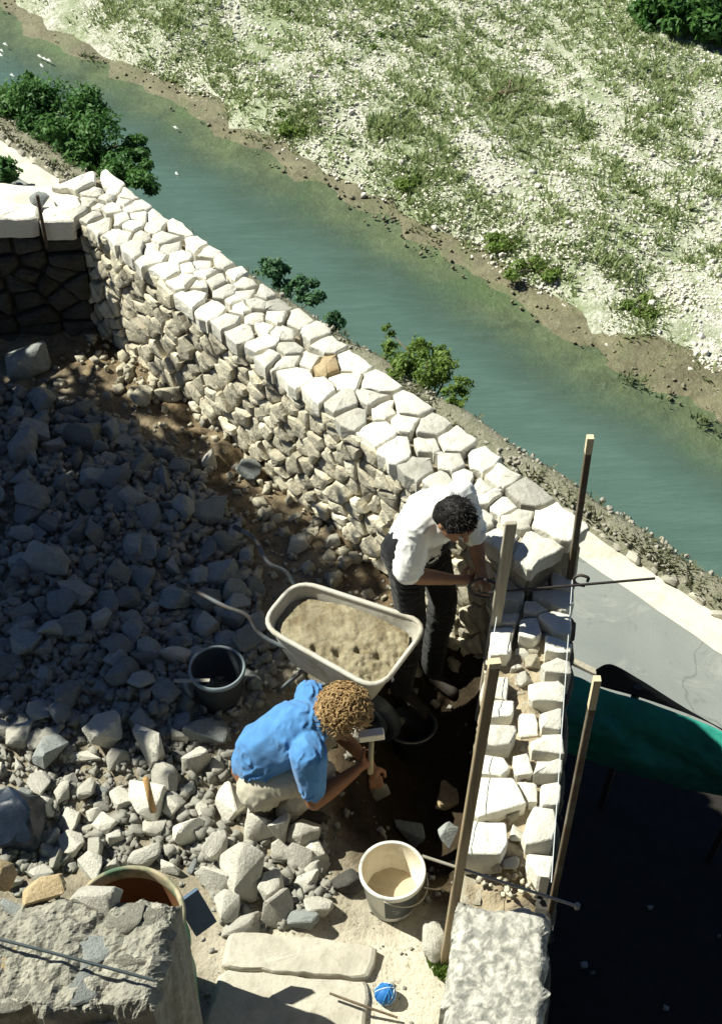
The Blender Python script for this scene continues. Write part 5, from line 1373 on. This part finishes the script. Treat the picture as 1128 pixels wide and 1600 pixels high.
for a_ in (ankR, ankL):
    bm = bmesh.new(); chain(bm, [(a_ - Z * .02, .056), (a_ + F_ * .08 - Z * .05, .052), (a_ + F_ * .165 - Z * .062, .044)]); fuse('shoe', bm, .007, M['shoe'], pa, 3)
bm = bmesh.new(); M3 = Matrix((Fh, Sh, Uh)).transposed()
ellip(bm, hc + Uh * .028 - Fh * .020, (.100, .087, .096), M3); ellip(bm, hc - Fh * .055 - Uh * .02, (.062, .076, .075), M3)
fuse('hair', bm, .006, M['hair_k'], pa, 3, lambda co, n_: .004 * noise.fractal(co * 60, .8, 2, 3) + .006 * noise.noise(co * 22))
q = random.Random(31); mb = MB()
for i in range(1500):
    d = Vector((q.gauss(0, 1), q.gauss(0, 1), q.gauss(0, 1))).normalized()
    if d.dot(Fh) > .35 and d.dot(Uh) < .35: continue
    if d.dot(Uh) < -.35: continue
    b = hc + Uh * .028 - Fh * .020 + Fh * d.dot(Fh) * .100 + Sh * d.dot(Sh) * .087 + Uh * d.dot(Uh) * .096
    t1 = (d * .12 + Fh * .7 + Vector((q.gauss(0, .4), q.gauss(0, .4), q.gauss(0, .4)))).normalized()
    mb.tube([b - d * .004, b + t1 * .014, b + t1 * .026 - d * .004], [.0020, .0016, .0006], 3, False)
child(mb.build('hair_strands', M['hair_k']), pa)
# club hammer in the hands
hm = empty('mason_hammer', hdR); bpy.context.view_layer.update(); tag(hm, 'mason hammer with pale handle held over the wall by the bending person', 'hammer')
ha, hb = hdR + Vector((-.05, -.02, -.01)), Vector((.70, 4.83, .87))
mb = MB(); mb.tube([ha, ha.lerp(hb, .5), hb], [.015, .013, .014], 9); child(mb.build('handle', wood_mat('pale_ash', (0.58, 0.50, 0.36), 0), smooth=True), hm)
mb = MB(); mb.beam(hb + Vector((.0, -.055, .02)), hb + Vector((.0, .055, -.01)), .042, .042); o = mb.build('hammer_head', plain_mat('worn_steel', (0.30, 0.34, 0.36), .4, .2, 30, .2, .002, .7)); bv = o.modifiers.new('b', 'BEVEL'); bv.width = .006; bv.segments = 2; child(o, hm)

# --- crouching person in a blue shirt
pb = empty('person', (-.35, 4.1, 0)); bpy.context.view_layer.update()
tag(pb, 'curly haired person in faded blue shirt crouching and dressing a stone with a hammer', 'person')
gz = terrace_z(-.3, 4.1)
C = Vector((-.515, 4.11, .30)); wa = Vector((-.455, 4.10, .47)); ch = Vector((-.33, 4.09, .615)); sh = Vector((-.255, 4.09, .675))
hipR, hipL = C + Vector((.02, -.10, 0)), C + Vector((.02, .10, 0))
kneeR, kneeL = Vector((-.20, 4.01, .38)), Vector((-.13, 4.27, .43))
ankR, ankL = Vector((-.37, 3.98, gz + .09)), Vector((-.33, 4.26, gz + .09))
shR, shL = Vector((-.25, 3.915, .655)), Vector((-.25, 4.275, .665))
elR, wrR, hdR = Vector((-.225, 3.845, .385)), Vector((-.030, 3.995, .425)), Vector((.020, 4.035, .44))
elL, wrL, hdL = Vector((-.12, 4.25, .40)), Vector((.035, 4.11, .34)), Vector((.065, 4.06, .315))
hc = Vector((-.09, 4.10, .765)); hF = Vector((.75, -.1, -.62)); hU = Vector((.6, 0, .78))
bm = bmesh.new()
chain(bm, [(C, .135), (wa, .125), (ch, .13), (sh, .10)]); capsule(bm, shR, .06, shL, .06)
chain(bm, [(sh, .06), (hc - hF.normalized() * .05 - hU * .03, .055)])
Fh, Sh, Uh = head_geo(bm, hc, hF, hU)
chain(bm, [(shR, .056), (elR, .043), (elR.lerp(wrR, .35), .045), (wrR, .030)]); chain(bm, [(shL, .055), (elL, .043), (wrL, .029)])
hand(bm, wrR, hdR, (.75, .6, .1), (.0, .1, 1), (.55, -.8, .1), 1.15); hand(bm, wrL, hdL, (.2, -.8, -.5), (.9, .1, .2), (.1, -.5, .85), .45)
for h_, k_, a_ in ((hipR, kneeR, ankR), (hipL, kneeL, ankL)): chain(bm, [(h_, .09), (k_, .058), (a_, .038)]); capsule(bm, a_ - Z * .045, .04, a_ + Vector((.14, 0, -.06)), .032)
fuse('body', bm, .0055, M['skin2'], pb, 4); eyes(hc, Fh, Sh, Uh, pb)
bm = bmesh.new()
chain(bm, [(C + Vector((.02, 0, .05)), .150), (wa, .150), (ch, .155), (sh - Vector((.02, 0, .01)), .12)])
capsule(bm, shR, .085, shL, .074)
chain(bm, [(shR, .088), (shR.lerp(elR, .4), .078), (shR.lerp(elR, .66), .074)]); chain(bm, [(shL, .072), (shL.lerp(elL, .7), .062)])
chain(bm, [(sh, .085), (sh + Vector((.03, 0, .03)), .072)])
fuse('shirt', bm, .0075, M['shirt_b'], pb, 5, fold_fn(6.0, .020, (.75, .25, -.4)))
bm = bmesh.new(); capsule(bm, hipR - Z * .03, .125, hipL - Z * .03, .125)
for h_, k_, a_ in ((hipR, kneeR, ankR), (hipL, kneeL, ankL)): chain(bm, [(h_, .108), (k_, .080), (a_ + Z * .02, .062)])
fuse('trousers', bm, .008, M['trou_b'], pb, 4, fold_fn(2.0, .008, (1, .2, .3)))
for a_ in (ankR, ankL):
    bm = bmesh.new(); chain(bm, [(a_ - Z * .02, .054), (a_ + Vector((.08, 0, -.045)), .050), (a_ + Vector((.165, 0, -.057)), .042)]); fuse('shoe', bm, .007, M['shoe'], pb, 3)
# curls
q = random.Random(12); mb = MB(); S_ = Sh
hcc = hc - Fh * .012 + Uh * .03
bm = bmesh.new(); ellip(bm, hcc, (.100, .092, .098), Matrix((Fh, Sh, Uh)).transposed()); ellip(bm, hcc - Fh * .04 - Uh * .05, (.07, .085, .08), Matrix((Fh, Sh, Uh)).transposed())
fuse('scalp_hair', bm, .008, M['hair_b'], pb, 2, lambda co, n_: .012 * noise.noise(co * 40))
for i in range(1700):
    d = Vector((q.gauss(0, 1), q.gauss(0, 1), q.gauss(0, 1))).normalized()
    if d.dot(Fh) > .55 and d.dot(Uh) < .25: continue
    if d.dot(Uh) < -.75: continue
    b = hcc + Fh * d.dot(Fh) * .095 + Sh * d.dot(Sh) * .09 + Uh * d.dot(Uh) * .095
    o1 = d.orthogonal().normalized(); o2 = d.cross(o1); ph = q.uniform(0, 6.28); rad = q.uniform(.008, .015); turns = q.uniform(1.1, 2.0); L = q.uniform(.015, .055)
    pts = []; side = (o1 * q.gauss(0, 1) + o2 * q.gauss(0, 1)) * .016
    for k_ in range(11):
        t_ = k_ / 10; a = ph + turns * 6.28 * t_
        pts.append(b + d * L * t_ + side * t_ - Z * .03 * t_ * t_ + (o1 * math.cos(a) + o2 * math.sin(a)) * rad * min(1, .4 + t_))
    mb.tube(pts, [.0026] * 9 + [.002, .001], 4)
child(mb.build('curls', M['hair_b'], smooth=True), pb)
# hammer in the right hand
hm = empty('club_hammer', hdR); bpy.context.view_layer.update(); tag(hm, 'club hammer with wooden handle gripped upright by the crouching person', 'hammer')
ha, hb = hdR + Vector((.026, -.02, -.06)), hdR + Vector((.03, .05, .15))
mb = MB(); mb.tube([ha, ha.lerp(hb, .5), hb], [.015, .013, .014], 9); child(mb.build('handle', wood_mat('dusty_ash', (0.50, 0.42, 0.27)), smooth=True), hm)
mb = MB(); mb.beam(hb + Vector((-.062, -.004, -.004)), hb + Vector((.062, .006, .010)), .046, .046); o = mb.build('hammer_head', plain_mat('dusty_steel', (0.74, 0.71, 0.62), .6, .2, 30, .2, .002, .1)); bv = o.modifiers.new('b', 'BEVEL'); bv.width = .006; bv.segments = 2; child(o, hm)
